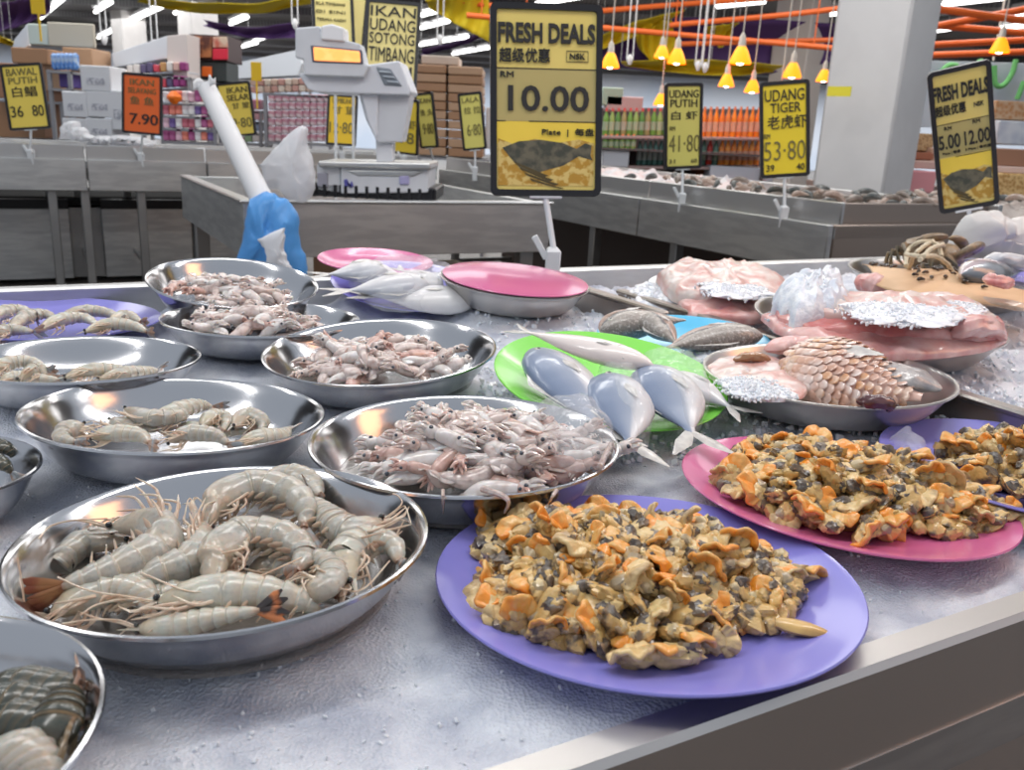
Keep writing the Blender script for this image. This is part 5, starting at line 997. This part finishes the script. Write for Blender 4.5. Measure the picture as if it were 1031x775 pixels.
# ------------------------------------------------------------------ fish
fish_m = ramp_mat('silver_fish', [(0, (.70, .66, .65)), (.34, (.62, .61, .63)), (.46, (.30, .34, .43)), (.75, (.20, .25, .36)), (1, (.17, .22, .33))], 'v', .3, metal=0, coat=.35, nz=(25, .06), bump=.1)
white_fish_m = ramp_mat('white_fish', [(0, (.74, .72, .71)), (.6, (.66, .65, .66)), (1, (.38, .40, .45))], 'v', .3, metal=0, coat=.35, nz=(22, .15), bump=.15)
belly_m = ramp_mat('belly_up_fish', [(0, (.74, .64, .60)), (.5, (.82, .76, .73)), (1, (.70, .58, .53))], 'v', .3, coat=.4, nz=(22, .15), bump=.15)
fin_m = mat('fish_fin', (.60, .58, .54), .35, col2=(.46, .44, .42), scale=70, coat=.3)
def fish(label, head, tail, n, w, th, m, belly=1, bend=0, fork=.8, finm=fin_m, eye=True, group=None, back=1, name='fish', cat='fish', gill=True, tailfin=True):
    """head, tail: world points; n: up; w: half body depth, th: half thickness; the back faces +side*back"""
    head, tail, n = Vector(head), Vector(tail), Vector(n).normalized(); L = (tail-head).length; T0 = (tail-head)/L; Sd = T0.cross(n).normalized()
    P = [head+T0*L*u+Sd*bend*L*math.sin(math.pi*u) for u in [k/26 for k in range(27)]]
    us = [0, .03, .08, .16, .28, .42, .58, .72, .84, .93, 1]; hh = [.04, .28, .52, .80, .97, 1, .88, .64, .36, .16, .12]; tt = [.05, .35, .60, .85, 1, .98, .82, .58, .32, .14, .06]
    off = (head+tail)/2; t = thing(name, label, cat, off, group=group); un = n
    rad = [(w*interp(us, hh, k/26), th*interp(us, tt, k/26)) for k in range(27)]
    pts = P if back > 0 else P
    b = MB(); b.loft(pts, rad, up=(un if back > 0 else -un), n=22); b.build('body', m, t, off=off)
    S2 = Sd*back; c = P[-1]
    if tailfin:
        for s in (-1, 1):
            D = (T0*1.0+Sd*s*fork).normalized(); q = [c-T0*.004, c+D*w*.6, c+D*w*1.35]
            MB().loft(q, [(w*.12, .0012), (w*.22, .001), (w*.03, .0005)], up=un, n=8).build('tail_fin', finm, t, off=off)
    dz = P[12]+S2*w*.9; b = MB().loft([P[8]+S2*w*.9, dz+S2*w*.16, P[19]+S2*w*.55+T0*w*.05], [(w*.05, .0007), (w*.16, .0008), (w*.03, .0004)], up=un, n=8); b.build('dorsal_fin', finm, t, off=off)
    f0 = P[8]+un*th*.93-S2*w*.1; MB().loft([f0, f0+T0*w*.45-S2*w*.15+un*.001, f0+T0*w*.95-S2*w*.25+un*.0005], [(w*.07, .0006), (w*.17, .0007), (w*.02, .0004)], up=un, n=8).build('side_fin', finm, t, off=off)
    if gill:
        g = [P[6]+S2*w*.55+un*th*.62, P[7]+S2*w*.1+un*th*.93, P[7]-S2*w*.4+un*th*.78, P[5]-S2*w*.75+un*th*.35]
        MB().loft(smoothpath(g, 10), .0011, n=6).build('gill_edge', finm, t, off=off)
    if eye:
        e = P[3]+un*th*.60+S2*w*.12; MB().ball(e, (w*.13, w*.13, w*.07), q=un.to_track_quat('Z', 'Y'), n=12, m=8).build('eye', mat('eye_ring', (.6, .58, .5), .2, coat=.5), t, off=off)
        MB().ball(e+un*w*.035, (w*.075, w*.075, w*.05), q=un.to_track_quat('Z', 'Y'), n=10, m=7).build('pupil', eye_m, t, off=off)
    return t
g = PL['green']; gn = g.n
fish('silver-blue fish on the green plate, leftmost of the three under the white one', g.at(536, 352, .014), g.at(606, 432, .010), gn, .038, .017, fish_m, back=1, bend=-.03, gill=False)
fish('silver-blue fish on the green plate, middle of the three', g.at(612, 378, .018), g.at(634, 446, .014), gn, .038, .017, fish_m, back=1, bend=-.03, gill=False)
fish('silver-blue fish on the green plate, rightmost of the three', g.at(652, 370, .022), g.at(696, 436, .016), gn, .040, .018, fish_m, back=1, bend=-.03, gill=False)
fish('pale fish on the green plate whose forked tail sticks out at the right', g.at(672, 378, .010), g.at(736, 410, .008), gn, .026, .014, white_fish_m, back=1)
fish('pinkish white fish lying belly up across the top of the green plate', g.at(658, 368, .034), g.at(530, 334, .030), gn, .021, .014, belly_m, back=1, eye=False, tailfin=True)
def film_over(label, pl, outline, h, seed):
    pts = [pl.at(x, y, 0) for x, y in outline]; c = sum(pts, Vector())/len(pts); P = smoothpath(pts+[pts[0]], 60)[:-1]; n = len(P); b = MB(); vs = []; fs = []; R_ = 10
    for r in range(R_):
        f = math.cos(math.pi/2*r/R_); z = math.sin(math.pi/2*r/R_)**.7
        for p in P: q = c+(p-c)*f; w = noise.fractal(q*38+Vector((seed, 0, 0)), 1, 2, 4); vs.append(q+pl.n*(h*z+.004+.006*w)+Vector((w, -w, 0))*.003)
    vs.append(c+pl.n*(h+.004))
    for r in range(R_-1):
        for k in range(n): fs.append((r*n+k, r*n+(k+1) % n, (r+1)*n+(k+1) % n, (r+1)*n+k))
    for k in range(n): fs.append(((R_-1)*n+k, (R_-1)*n+(k+1) % n, len(vs)-1))
    b.add(vs, fs); return tag(b.build('plastic_film', film_m, off=c), label, 'plastic film')
film_over('clear crumpled plastic over the middle fish on the green plate, gathered toward the viewer', g, [(600, 380), (622, 374), (640, 392), (652, 420), (654, 446), (644, 456), (632, 440), (612, 424)], .036, 1)
film_over('clear crumpled plastic over the rightmost fish on the green plate', g, [(644, 370), (672, 366), (700, 380), (712, 410), (700, 442), (690, 446), (676, 424), (656, 404)], .040, 4)
# white fish on the rear lilac plate
u_ = PL['up']; un = u_.n
fish('white fish lying across the front of the rear lilac plate, grey eye at the right', u_.at(480, 304, .018), u_.at(378, 298, .014), un, .040, .024, white_fish_m, back=1, fork=.4)
fish('white fish in the middle of the rear lilac plate', u_.at(432, 286, .034), u_.at(352, 292, .022), un, .040, .022, white_fish_m, back=-1, fork=.4)
fish('white fish at the back of the rear lilac plate', u_.at(350, 268, .026), u_.at(410, 282, .020), un, .034, .020, white_fish_m, back=1, fork=.6)
fish('white fish hanging over the pink plate at the left', u_.at(390, 272, .036), u_.at(330, 276, .020), un, .034, .018, white_fish_m, back=-1, fork=.6)
fish('small white fish at the right back of the rear lilac plate', u_.at(444, 290, .014), u_.at(404, 272, .012), un, .028, .018, white_fish_m, back=1, fork=.6)
film_over('clear wet plastic over the white fish on the rear lilac plate', u_, [(350, 290), (380, 274), (430, 276), (470, 292), (482, 308), (440, 316), (380, 312)], .052, 23)
# cut dark fish on the blue plate
cat_m = ramp_mat('dark_cut_fish', [(0, (.46, .33, .27)), (.4, (.40, .26, .20)), (.52, (.07, .075, .085)), (.6, (.42, .38, .34)), (1, (.20, .17, .15))], 'v', .32, coat=.3, nz=(60, .12), bump=.8, bscale=160, speck=((.62, .58, .54), 220, .52, .66, .8))
bl = PL['blue']
fish('brown cut fish with a dark spotted stripe lying over the blue plate', bl.at(768, 338, .022), bl.at(672, 350, .020), bl.n, .030, .020, cat_m, back=-1, bend=.10, tailfin=False)
fish('brown cut fish head end leaning left of the blue plate', bl.at(604, 332, .022), bl.at(690, 322, .026), bl.n, .034, .022, cat_m, back=1, bend=-.08, tailfin=False)
fish('brown cut fish piece between the blue and green plates', bl.at(650, 318, .038), bl.at(682, 346, .016), bl.n, .024, .016, cat_m, back=1, tailfin=False, eye=False)
# scaly pink fish
sn_m = ramp_mat('scaled_pink_fish', [(0, (.78, .66, .60)), (.5, (.74, .52, .44)), (1, (.62, .50, .47))], 'v', .25, coat=.4, nz=(30, .25), bump=.9, pat=((26, 36, 1), (.46, .20, .11)))
s_ = B['snap']
SNF = fish('large pink fish with coarse orange-edged scales in the worn steel bowl', s_.at(790, 362, .010), s_.at(928, 400, -.006), Vector((-.1, -.45, 1)), .062, .036, mat('snapper_skin', (.60, .34, .26), .3, col2=(.70, .52, .45), scale=30, coat=.4), back=1, bend=.04, eye=False, gill=False, tailfin=False)
hd_, tl_, nn_ = s_.at(790, 362, .010), s_.at(928, 400, -.006), Vector((-.1, -.45, 1)).normalized(); L_ = (tl_-hd_).length; T_ = (tl_-hd_)/L_; Sd_ = T_.cross(nn_).normalized(); Un_ = Sd_.cross(T_).normalized()
b1, b2 = MB(), MB(); rr = random.Random(4); k = 0
for iu in range(17):
    u = .05+iu*.053; w_ = .062*interp([0, .03, .08, .16, .28, .42, .58, .72, .84, .93, 1], [.04, .28, .52, .80, .97, 1, .88, .64, .36, .16, .12], u); h_ = .036*interp([0, .03, .08, .16, .28, .42, .58, .72, .84, .93, 1], [.05, .35, .60, .85, 1, .98, .82, .58, .32, .14, .06], u)
    nA = max(5, int(w_*2.6/.0105)); 
    for ia in range(nA):
        a = -.25+(math.pi+.5)*(ia+.5*(iu % 2)+.25)/nA; c = hd_+T_*L_*u+Sd_*(.04*L_*math.sin(math.pi*u))+Sd_*math.cos(a)*w_+Un_*math.sin(a)*h_
        nrm = (Sd_*math.cos(a)/w_+Un_*math.sin(a)/h_).normalized(); nrm = (nrm-T_*.28).normalized(); xx = (T_-nrm*T_.dot(nrm)).normalized(); yy = nrm.cross(xx)
        M3 = Matrix((xx, yy, nrm)).transposed().to_quaternion(); k += 1
        (b1 if rr.random() < .68 else b2).ball(c+nrm*.0008, (.0082, .0066, .0011), q=M3, n=10, m=6)
b1.build('scale_rows', mat('pale_scale', (.74, .60, .54), .22, col2=(.62, .36, .26), scale=40, detail=4, coat=.5), SNF, off=SNF.location)
b2.build('scale_rows', mat('orange_scale', (.66, .34, .17), .22, col2=(.70, .52, .42), scale=50, detail=4, coat=.5), SNF, off=SNF.location)
flesh = mat('pink_flesh', (.62, .27, .25), .34, col2=(.74, .50, .47), scale=34, detail=6, lo=.38, hi=.66, sss=.3, coat=.4, bump=.35, bscale=60)
flesh_r = mat('red_flesh', (.58, .18, .17), .28, col2=(.74, .42, .38), scale=26, detail=6, sss=.3, coat=.4, bump=.35, bscale=60)
flesh_w = mat('whitish_flesh', (.68, .58, .54), .34, col2=(.62, .34, .30), scale=30, detail=8, lo=.42, hi=.62, sss=.3, coat=.4, bump=.4, bscale=50)
gskin = mat('grey_skin', (.30, .29, .30), .3, col2=(.46, .42, .40), scale=60, detail=5, coat=.5, bump=.5, bscale=120)
def slab(name, label, cat, pl, path, wid, th, m, seed=0, nz=.25, group=None, n=26):
    P = smoothpath([pl.at(*p) for p in path], 26); k = len(P); rr_ = []
    for i in range(k):
        u = i/(k-1); e = min(1, (4*u+.05)**.6, (4*(1-u)+.05)**.6); rr_.append((wid*(interp([0, .5, 1], [.8, 1, .8], u))*e, th*e))
    def shp(u, a): return 1+nz*noise.fractal(Vector((u*5+seed, math.cos(a)*1.3, math.sin(a)*1.3)), 1, 2, 4)
    return tag(MB().loft(P, rr_, up=pl.n, n=n, shape=shp).build(name, m, off=P[0]), label, cat, group)
r_ = PL['ray']; f_ = B['fillet']
def mass(name, label, cat, pl, outline, h, m, seed=0, nz=.25, base=0, fr=26, flat=.5, group=None, kind=None, edge=0):
    """a soft heavy piece lying on pl: outline seen in the photo, domed to height h above it, closed underneath"""
    pts = [pl.at(x, y, base) for x, y in outline]; c = sum(pts, Vector())/len(pts); P = smoothpath(pts+[pts[0]], 72)[:-1]; n = len(P); vs = []; fs = []; R_ = 14
    P0 = P
    for r in range(R_):
        if edge: P = [c+(p-c)*(1+edge*max(0, 1-2.2*r/R_)*noise.fractal(Vector((math.cos(6.283*k/n)*2, math.sin(6.283*k/n)*2, seed)), .9, 2, 4)) for k, p in enumerate(P0)]
        t = r/R_; f = math.cos(math.pi/2*t); z = math.sin(math.pi/2*min(1, t*1.0))**flat
        for p in P:
            q = c+(p-c)*f; w = noise.fractal(q*fr+Vector((seed, 0, 0)), 1, 2, 5); w2 = noise.fractal(q*fr*.5+Vector((0, seed, 0)), 1, 2, 2)
            vs.append(q+pl.n*(h*z*(1+nz*1.6*w+nz*w2)+.0)+Vector((w, w2, 0))*.004*nz*4*(1-t))
    vs.append(c+pl.n*h); top = len(vs)-1
    for p in P0: vs.append(c+(p-c)*.93-pl.n*.004)
    vs.append(c-pl.n*.004); bot = len(vs)-1; o0 = top+1
    for r in range(R_-1):
        for k in range(n): fs.append((r*n+k, r*n+(k+1) % n, (r+1)*n+(k+1) % n, (r+1)*n+k))
    for k in range(n):
        fs.append(((R_-1)*n+k, (R_-1)*n+(k+1) % n, top)); fs.append((k, o0+k, o0+(k+1) % n, (k+1) % n)); fs.append((o0+k, bot, o0+(k+1) % n))
    return tag(MB().add(vs, fs).build(name, m, off=c), label, cat, group, kind)
slab('fish_piece', 'dark red cut face piece at the front of the scaly fish', 'fish piece', s_, [(862, 404, .004), (884, 405, .006), (902, 408, .0)], .012, .008, mat('dark_gut', (.09, .03, .035), .25, coat=.5), 3)
slab('fish_piece', 'grey fish tail piece behind the scaly fish in the worn bowl', 'fish piece', s_, [(862, 372, .012), (900, 376, .010), (948, 392, .0)], .032, .012, gskin, 5, .2)
mass('fish_piece', 'pale pinkish flesh at the left of the scaly fish', 'fish piece', s_, [(712, 372), (730, 362), (775, 364), (806, 378), (810, 400), (780, 402), (740, 392), (718, 382)], .012, flesh_w, 6, .3, -.006)
slab('fish_piece', 'brown glossy strip of skin at the back left of the scaly fish', 'fish piece', s_, [(738, 362, .008), (758, 359, .012), (776, 362, .008)], .008, .006, mat('brown_gloss', (.35, .17, .08), .15, coat=.8), 7, .3)
slab('fish_piece', 'rosy flesh flap behind the scaly fish', 'fish piece', s_, [(770, 352, .012), (800, 346, .020), (826, 350, .020)], .022, .010, flesh, 8, .3)
mass('ray_wing', 'big rounded pink and cream ray wing at the back rim', 'fish fillet', r_, [(660, 284), (676, 276), (705, 276), (742, 278), (774, 284), (792, 296), (786, 310), (750, 314), (710, 312), (678, 304)], .045, flesh_w, 11, .16, .006)
mass('ray_wing', 'smooth pink flap at the front of the ray wing', 'fish fillet', r_, [(680, 304), (700, 300), (740, 303), (776, 310), (784, 320), (760, 326), (726, 324), (696, 321)], .022, flesh, 13, .14, .004)
slab('ray_wing', 'small red piece right of the ray wing', 'fish fillet', r_, [(768, 288, .010), (784, 290, .014), (800, 296, .010)], .024, .012, flesh_r, 14, .3)
mass('fish_fillet', 'long pink fillet lying across the large worn bowl, front layer', 'fish fillet', f_, [(766, 322), (800, 322), (860, 336), (930, 338), (1000, 334), (1012, 346), (985, 356), (930, 362), (880, 362), (830, 352), (785, 338)], .020, flesh, 15, .25, .0)
mass('fish_fillet', 'deep pink fillet layer above the front fillet', 'fish fillet', f_, [(778, 312), (830, 312), (900, 322), (980, 322), (1010, 330), (1000, 342), (940, 346), (880, 342), (820, 334), (785, 324)], .022, flesh_r, 17, .35, .012)
mass('fish_fillet', 'whitish fillet covered in ice at the back of the large worn bowl', 'fish fillet', f_, [(790, 300), (840, 300), (920, 306), (990, 316), (1000, 328), (940, 332), (870, 328), (810, 318)], .024, flesh_w, 19, .35, .024)
slab('fish_fillet', 'curled pink fillet end standing up at the right of the large worn bowl', 'fish fillet', f_, [(958, 338, .022), (976, 328, .036), (996, 330, .028), (1004, 344, .0)], .022, .014, flesh, 21, .35)
mass('fish_fillet', 'thin pink fillet hanging over the front of the large worn bowl toward the scaly fish', 'fish fillet', f_, [(786, 344), (820, 344), (862, 352), (884, 364), (878, 386), (858, 388), (830, 372), (800, 360)], .012, flesh, 23, .25, -.010)
# ice on the fish
pack = mat('packed_ice', (.66, .69, .76), .4, col2=(.86, .87, .9), scale=60, detail=6, bump=.5, bscale=190, sss=.35, sssr=(.7, .85, 1), spec=.5)
def ice_on(lab, pl, outline, h, base, seed, fl=.7):
    o = mass('ice_mound', lab, 'ice', pl, outline, h, pack, seed, .16, base, 60, fl, edge=.35); rr = random.Random(seed); b = MB(); c = sum((pl.at(x, y, base) for x, y in outline), Vector())/len(outline)
    for _ in range(420):
        i = rr.randrange(len(outline)); e = pl.at(*outline[i], base).lerp(pl.at(*outline[(i+1) % len(outline)], base), rr.random()); f = rr.random()**.6*1.18; p = c.lerp(e, f)+pl.n*(h*math.sqrt(max(0, 1-min(1, f)**2))+.0005-max(0, f-1)*.02); q = rr.uniform(.002, .006)
        b.box(p, (q, q*.7, q*.5), q=Euler((rr.uniform(0, 3), rr.uniform(0, 3), rr.uniform(0, 3))).to_quaternion(), bev=q*.15)
    b.build('loose_chips', chip_m, o, smooth=False, off=o.location)
    o.children[0]['kind'] = 'stuff'
ice_on('domed mound of packed ice between the ray wing and the fillets', f_, [(776, 318), (786, 304), (812, 300), (842, 306), (852, 318), (836, 330), (800, 330)], .062, .012, 1, .75)
ice_on('flat patch of crushed ice on top of the fillets', f_, [(846, 308), (880, 304), (930, 308), (966, 316), (960, 326), (910, 326), (866, 322)], .005, .048, 2)
ice_on('small patch of ice at the right end of the fillets', f_, [(930, 304), (960, 302), (990, 310), (984, 318), (950, 318)], .006, .040, 3)
ice_on('wet ice patch in the bowl left of the scaly fish', s_, [(722, 384), (746, 378), (786, 386), (800, 400), (770, 402), (738, 396)], .004, .001, 4)
ice_on('thin ice patch on top of the ray wing', r_, [(704, 286), (730, 282), (770, 290), (778, 298), (748, 300), (714, 296)], .004, .042, 6)
ice_on('ice patch between the blue plate and the green plate', bl, [(684, 352), (710, 346), (750, 352), (764, 362), (742, 372), (708, 368)], .012, -.002, 7)
ice_on('white ice bank left of the ray wing', r_, [(632, 296), (650, 286), (672, 288), (690, 306), (676, 314), (646, 306)], .012, -.008, 8)

# ------------------------------------------------------------------ right rear bowl: paper, snails, crab, fish head
fb = B['far']
pts_ = [(868, 266, .012), (905, 270, .020), (960, 272, .026), (1004, 286, .020), (1050, 298, .01)]; pf_ = [(882, 287, .006), (912, 296, .012), (960, 303, .014), (1010, 308, .010), (1050, 312, .006)]
T1 = smoothpath([fb.at(*p) for p in pts_], 24); T2 = smoothpath([fb.at(*p) for p in pf_], 24)
def paper(u, v):
    i = min(int(u*24), 23); f = u*24-i; return T1[i].lerp(T1[i+1], f).lerp(T2[i].lerp(T2[i+1], f), v)+Vector((0, 0, .012*math.sin(math.pi*v)+.003*noise.noise(Vector((u*6, v*4, 1)))))
tag(MB().grid(paper, 40, 16).build('brown_paper', mat('butcher_paper', (.66, .44, .26), .55, col2=(.58, .37, .21), scale=12, bump=.3, bscale=20), off=T1[8], solid=.0012), 'tan paper sheet folded over the right rear bowl', 'paper')
rnd.seed(21); snm = mat('black_snail', (.02, .015, .012), .25, col2=(.09, .05, .03), scale=80, coat=.4); sp_ = []
for i in range(46):
    u, v = (rnd.uniform(.04, .75), min(.95, abs(rnd.gauss(0, .22)))) if i < 30 else (rnd.uniform(.3, .8), rnd.uniform(.1, .8))
    if i < 3: o = MB().loft([(-.007, 0, 0), (-.004, 0, .001), (0, 0, .002), (.004, 0, .001), (.007, 0, 0)], [(.0018, .0015), (.0042, .003), (.005, .0038), (.0036, .003), (.001, .001)], n=10, shape=lambda uu, a: 1+.2*math.sin(uu*20)).build('sea_snail', snm); sp_.append(o); tag(o, 'small black sea snail on the tan paper in the right rear bowl', 'snail', 'sea snails on the tan paper')
    else: o = sp_[i % 3].copy(); COL.objects.link(o)
    o.location = paper(u, v)+Vector((0, 0, .004)); o.rotation_euler = (0, rnd.uniform(-.3, .3), rnd.uniform(0, 6.3)); o.scale = [rnd.uniform(.7, 1.2)]*3
slab('fish_piece', 'rosy fish piece under the left end of the tan paper', 'fish piece', fb, [(862, 284, -.002), (878, 285, .004), (892, 290, .0)], .026, .018, flesh, 31, .2)
slab('fish_piece', 'brown fish tail end at the right edge in the rear bowl', 'fish piece', fb, [(960, 302, .006), (1000, 304, .012), (1045, 312, .006)], .022, .008, mat('tan_skin', (.42, .27, .17), .3, col2=(.55, .42, .32), scale=30, coat=.4), 33, .2)
# two crabs tied with rope
cr_m = mat('crab_shell', (.17, .12, .07), .35, col2=(.30, .20, .11), scale=60, detail=5, bump=.6, bscale=90, coat=.3); cr_l = mat('crab_leg', (.30, .20, .10), .35, col2=(.16, .14, .10), scale=50, coat=.3); rope_m = mat('raffia_rope', (.62, .56, .42), .7, col2=(.48, .42, .30), scale=60, bump=.5, bscale=160)
def crab(px, py, h, yaw, s, lab, seed):
    c = fb.at(px, py, h); q = rq(yaw, -.5, .1); t = thing('crab', lab, 'crab', c, q); rr = random.Random(seed)
    b = MB(); b.loft([Vector((0, y_*s, .004*s)) for y_ in (-.030, -.026, -.014, 0, .014, .024, .028)], [(.014*s, .007*s), (.032*s, .017*s), (.044*s, .025*s), (.047*s, .028*s), (.038*s, .025*s), (.022*s, .015*s), (.010*s, .004*s)], n=24, shape=lambda u, a: 1+.05*math.sin(a*9)); b.build('shell', cr_m, t)
    for sd in (-1, 1):
        for k in range(4):
            a = -.9+.45*k; p0 = Vector((sd*.038*s, -a*.018*s, 0)); d1 = Vector((sd*math.cos(a), -math.sin(a)*.8, .35)).normalized(); p1 = p0+d1*.020*s; p2 = p1+Vector((sd*.1, -a*.5, -1)).normalized()*.022*s; p3 = p2+Vector((-sd*.6, -a*.4, -.6)).normalized()*.016*s
            MB().loft([p0, p1, p2, p3], [(.0055*s, .004*s), (.0055*s, .004*s), (.004*s, .003*s), (.0008*s, .0008*s)], n=8).build('leg', cr_l, t)
        p0 = Vector((sd*.026*s, -.022*s, 0)); p1 = p0+Vector((sd*.020*s, -.022*s, .004*s)); p2 = p1+Vector((-sd*.030*s, -.016*s, .004*s)); p3 = p2+Vector((-sd*.016*s, .004*s, 0))
        MB().loft(smoothpath([p0, p1, p2, p3], 10), [(.006*s, .005*s), (.007*s, .006*s), (.008*s, .007*s), (.008*s, .007*s), (.009*s, .008*s), (.010*s, .008*s), (.009*s, .007*s), (.007*s, .006*s), (.006*s, .005*s), (.004*s, .003*s), (.001*s, .001*s)], n=10).build('claw', cr_m, t)
        MB().ball((sd*.010*s, -.030*s, .008*s), .003*s, n=8, m=6).build('eye', eye_m, t)
    return t
crab(930, 256, .022, .3, 1.25, 'brown rope-bound crab in the right rear bowl, left of the pair', 1)
crab(952, 264, .020, 1.0, 1.2, 'brown crab bound with rope, nearer the fish head', 2)
t0 = fb.at(932, 256, .03); t = thing('binding_rope', 'pale raffia rope wound round the two brown crabs', 'rope', t0)
for path in ([(912, 268, .03), (914, 252, .05), (928, 243, .07), (944, 246, .065), (948, 258, .05)], [(912, 256, .06), (926, 258, .075), (942, 258, .07), (954, 266, .05), (960, 276, .03)], [(914, 274, .02), (920, 258, .06), (930, 248, .075), (940, 242, .06)], [(926, 262, .07), (938, 250, .078), (950, 246, .06)]):
    P = smoothpath([fb.at(*p) for p in path], 16); MB().loft(P, .0042, n=8, shape=lambda u, a: 1+.15*math.sin(u*60+a)).build('rope_loop', rope_m, t, off=t0)
hd = PL['bw']
fh_m = ramp_mat('fish_head_skin', [(0, (.62, .56, .56)), (.45, (.50, .40, .42)), (.6, (.30, .33, .36)), (1, (.12, .15, .18))], 'v', .2, metal=.2, coat=.6, nz=(30, .15), bump=.15)
fish('severed dark grey fish head on the rear lilac plate at the right edge', fb.at(968, 276, .045), fb.at(1030, 272, .040), Vector((0, -.5, 1)), .034, .024, fh_m, back=1, tailfin=False, eye=True, name='fish')
slab('fish_piece', 'red gill cut beside the severed fish head', 'fish piece', fb, [(990, 280, .050), (1006, 283, .052), (1020, 286, .044)], .014, .010, flesh_r, 41, .3)
slab('fish_piece', 'silvery fish piece behind the severed fish head', 'fish piece', fb, [(990, 262, .060), (1015, 262, .062), (1045, 268, .05)], .024, .014, white_fish_m, 43, .2)
film_over('clear wet plastic beneath the fish head at the right edge', fb, [(972, 282), (1000, 286), (1040, 292), (1050, 300), (1010, 300), (975, 292)], .022, 9)
# small extras between the plates
film_over('clear plastic bag scrap between the pink plate and the right lilac plate', PL['rp'], [(896, 446), (908, 440), (922, 452), (934, 466), (930, 474), (912, 466)], .012, 14)
film_over('clear plastic film over the right side of the nearest squid bowl', B['squid'], [(540, 424), (580, 420), (606, 436), (616, 456), (600, 476), (560, 470)], .034, 17)
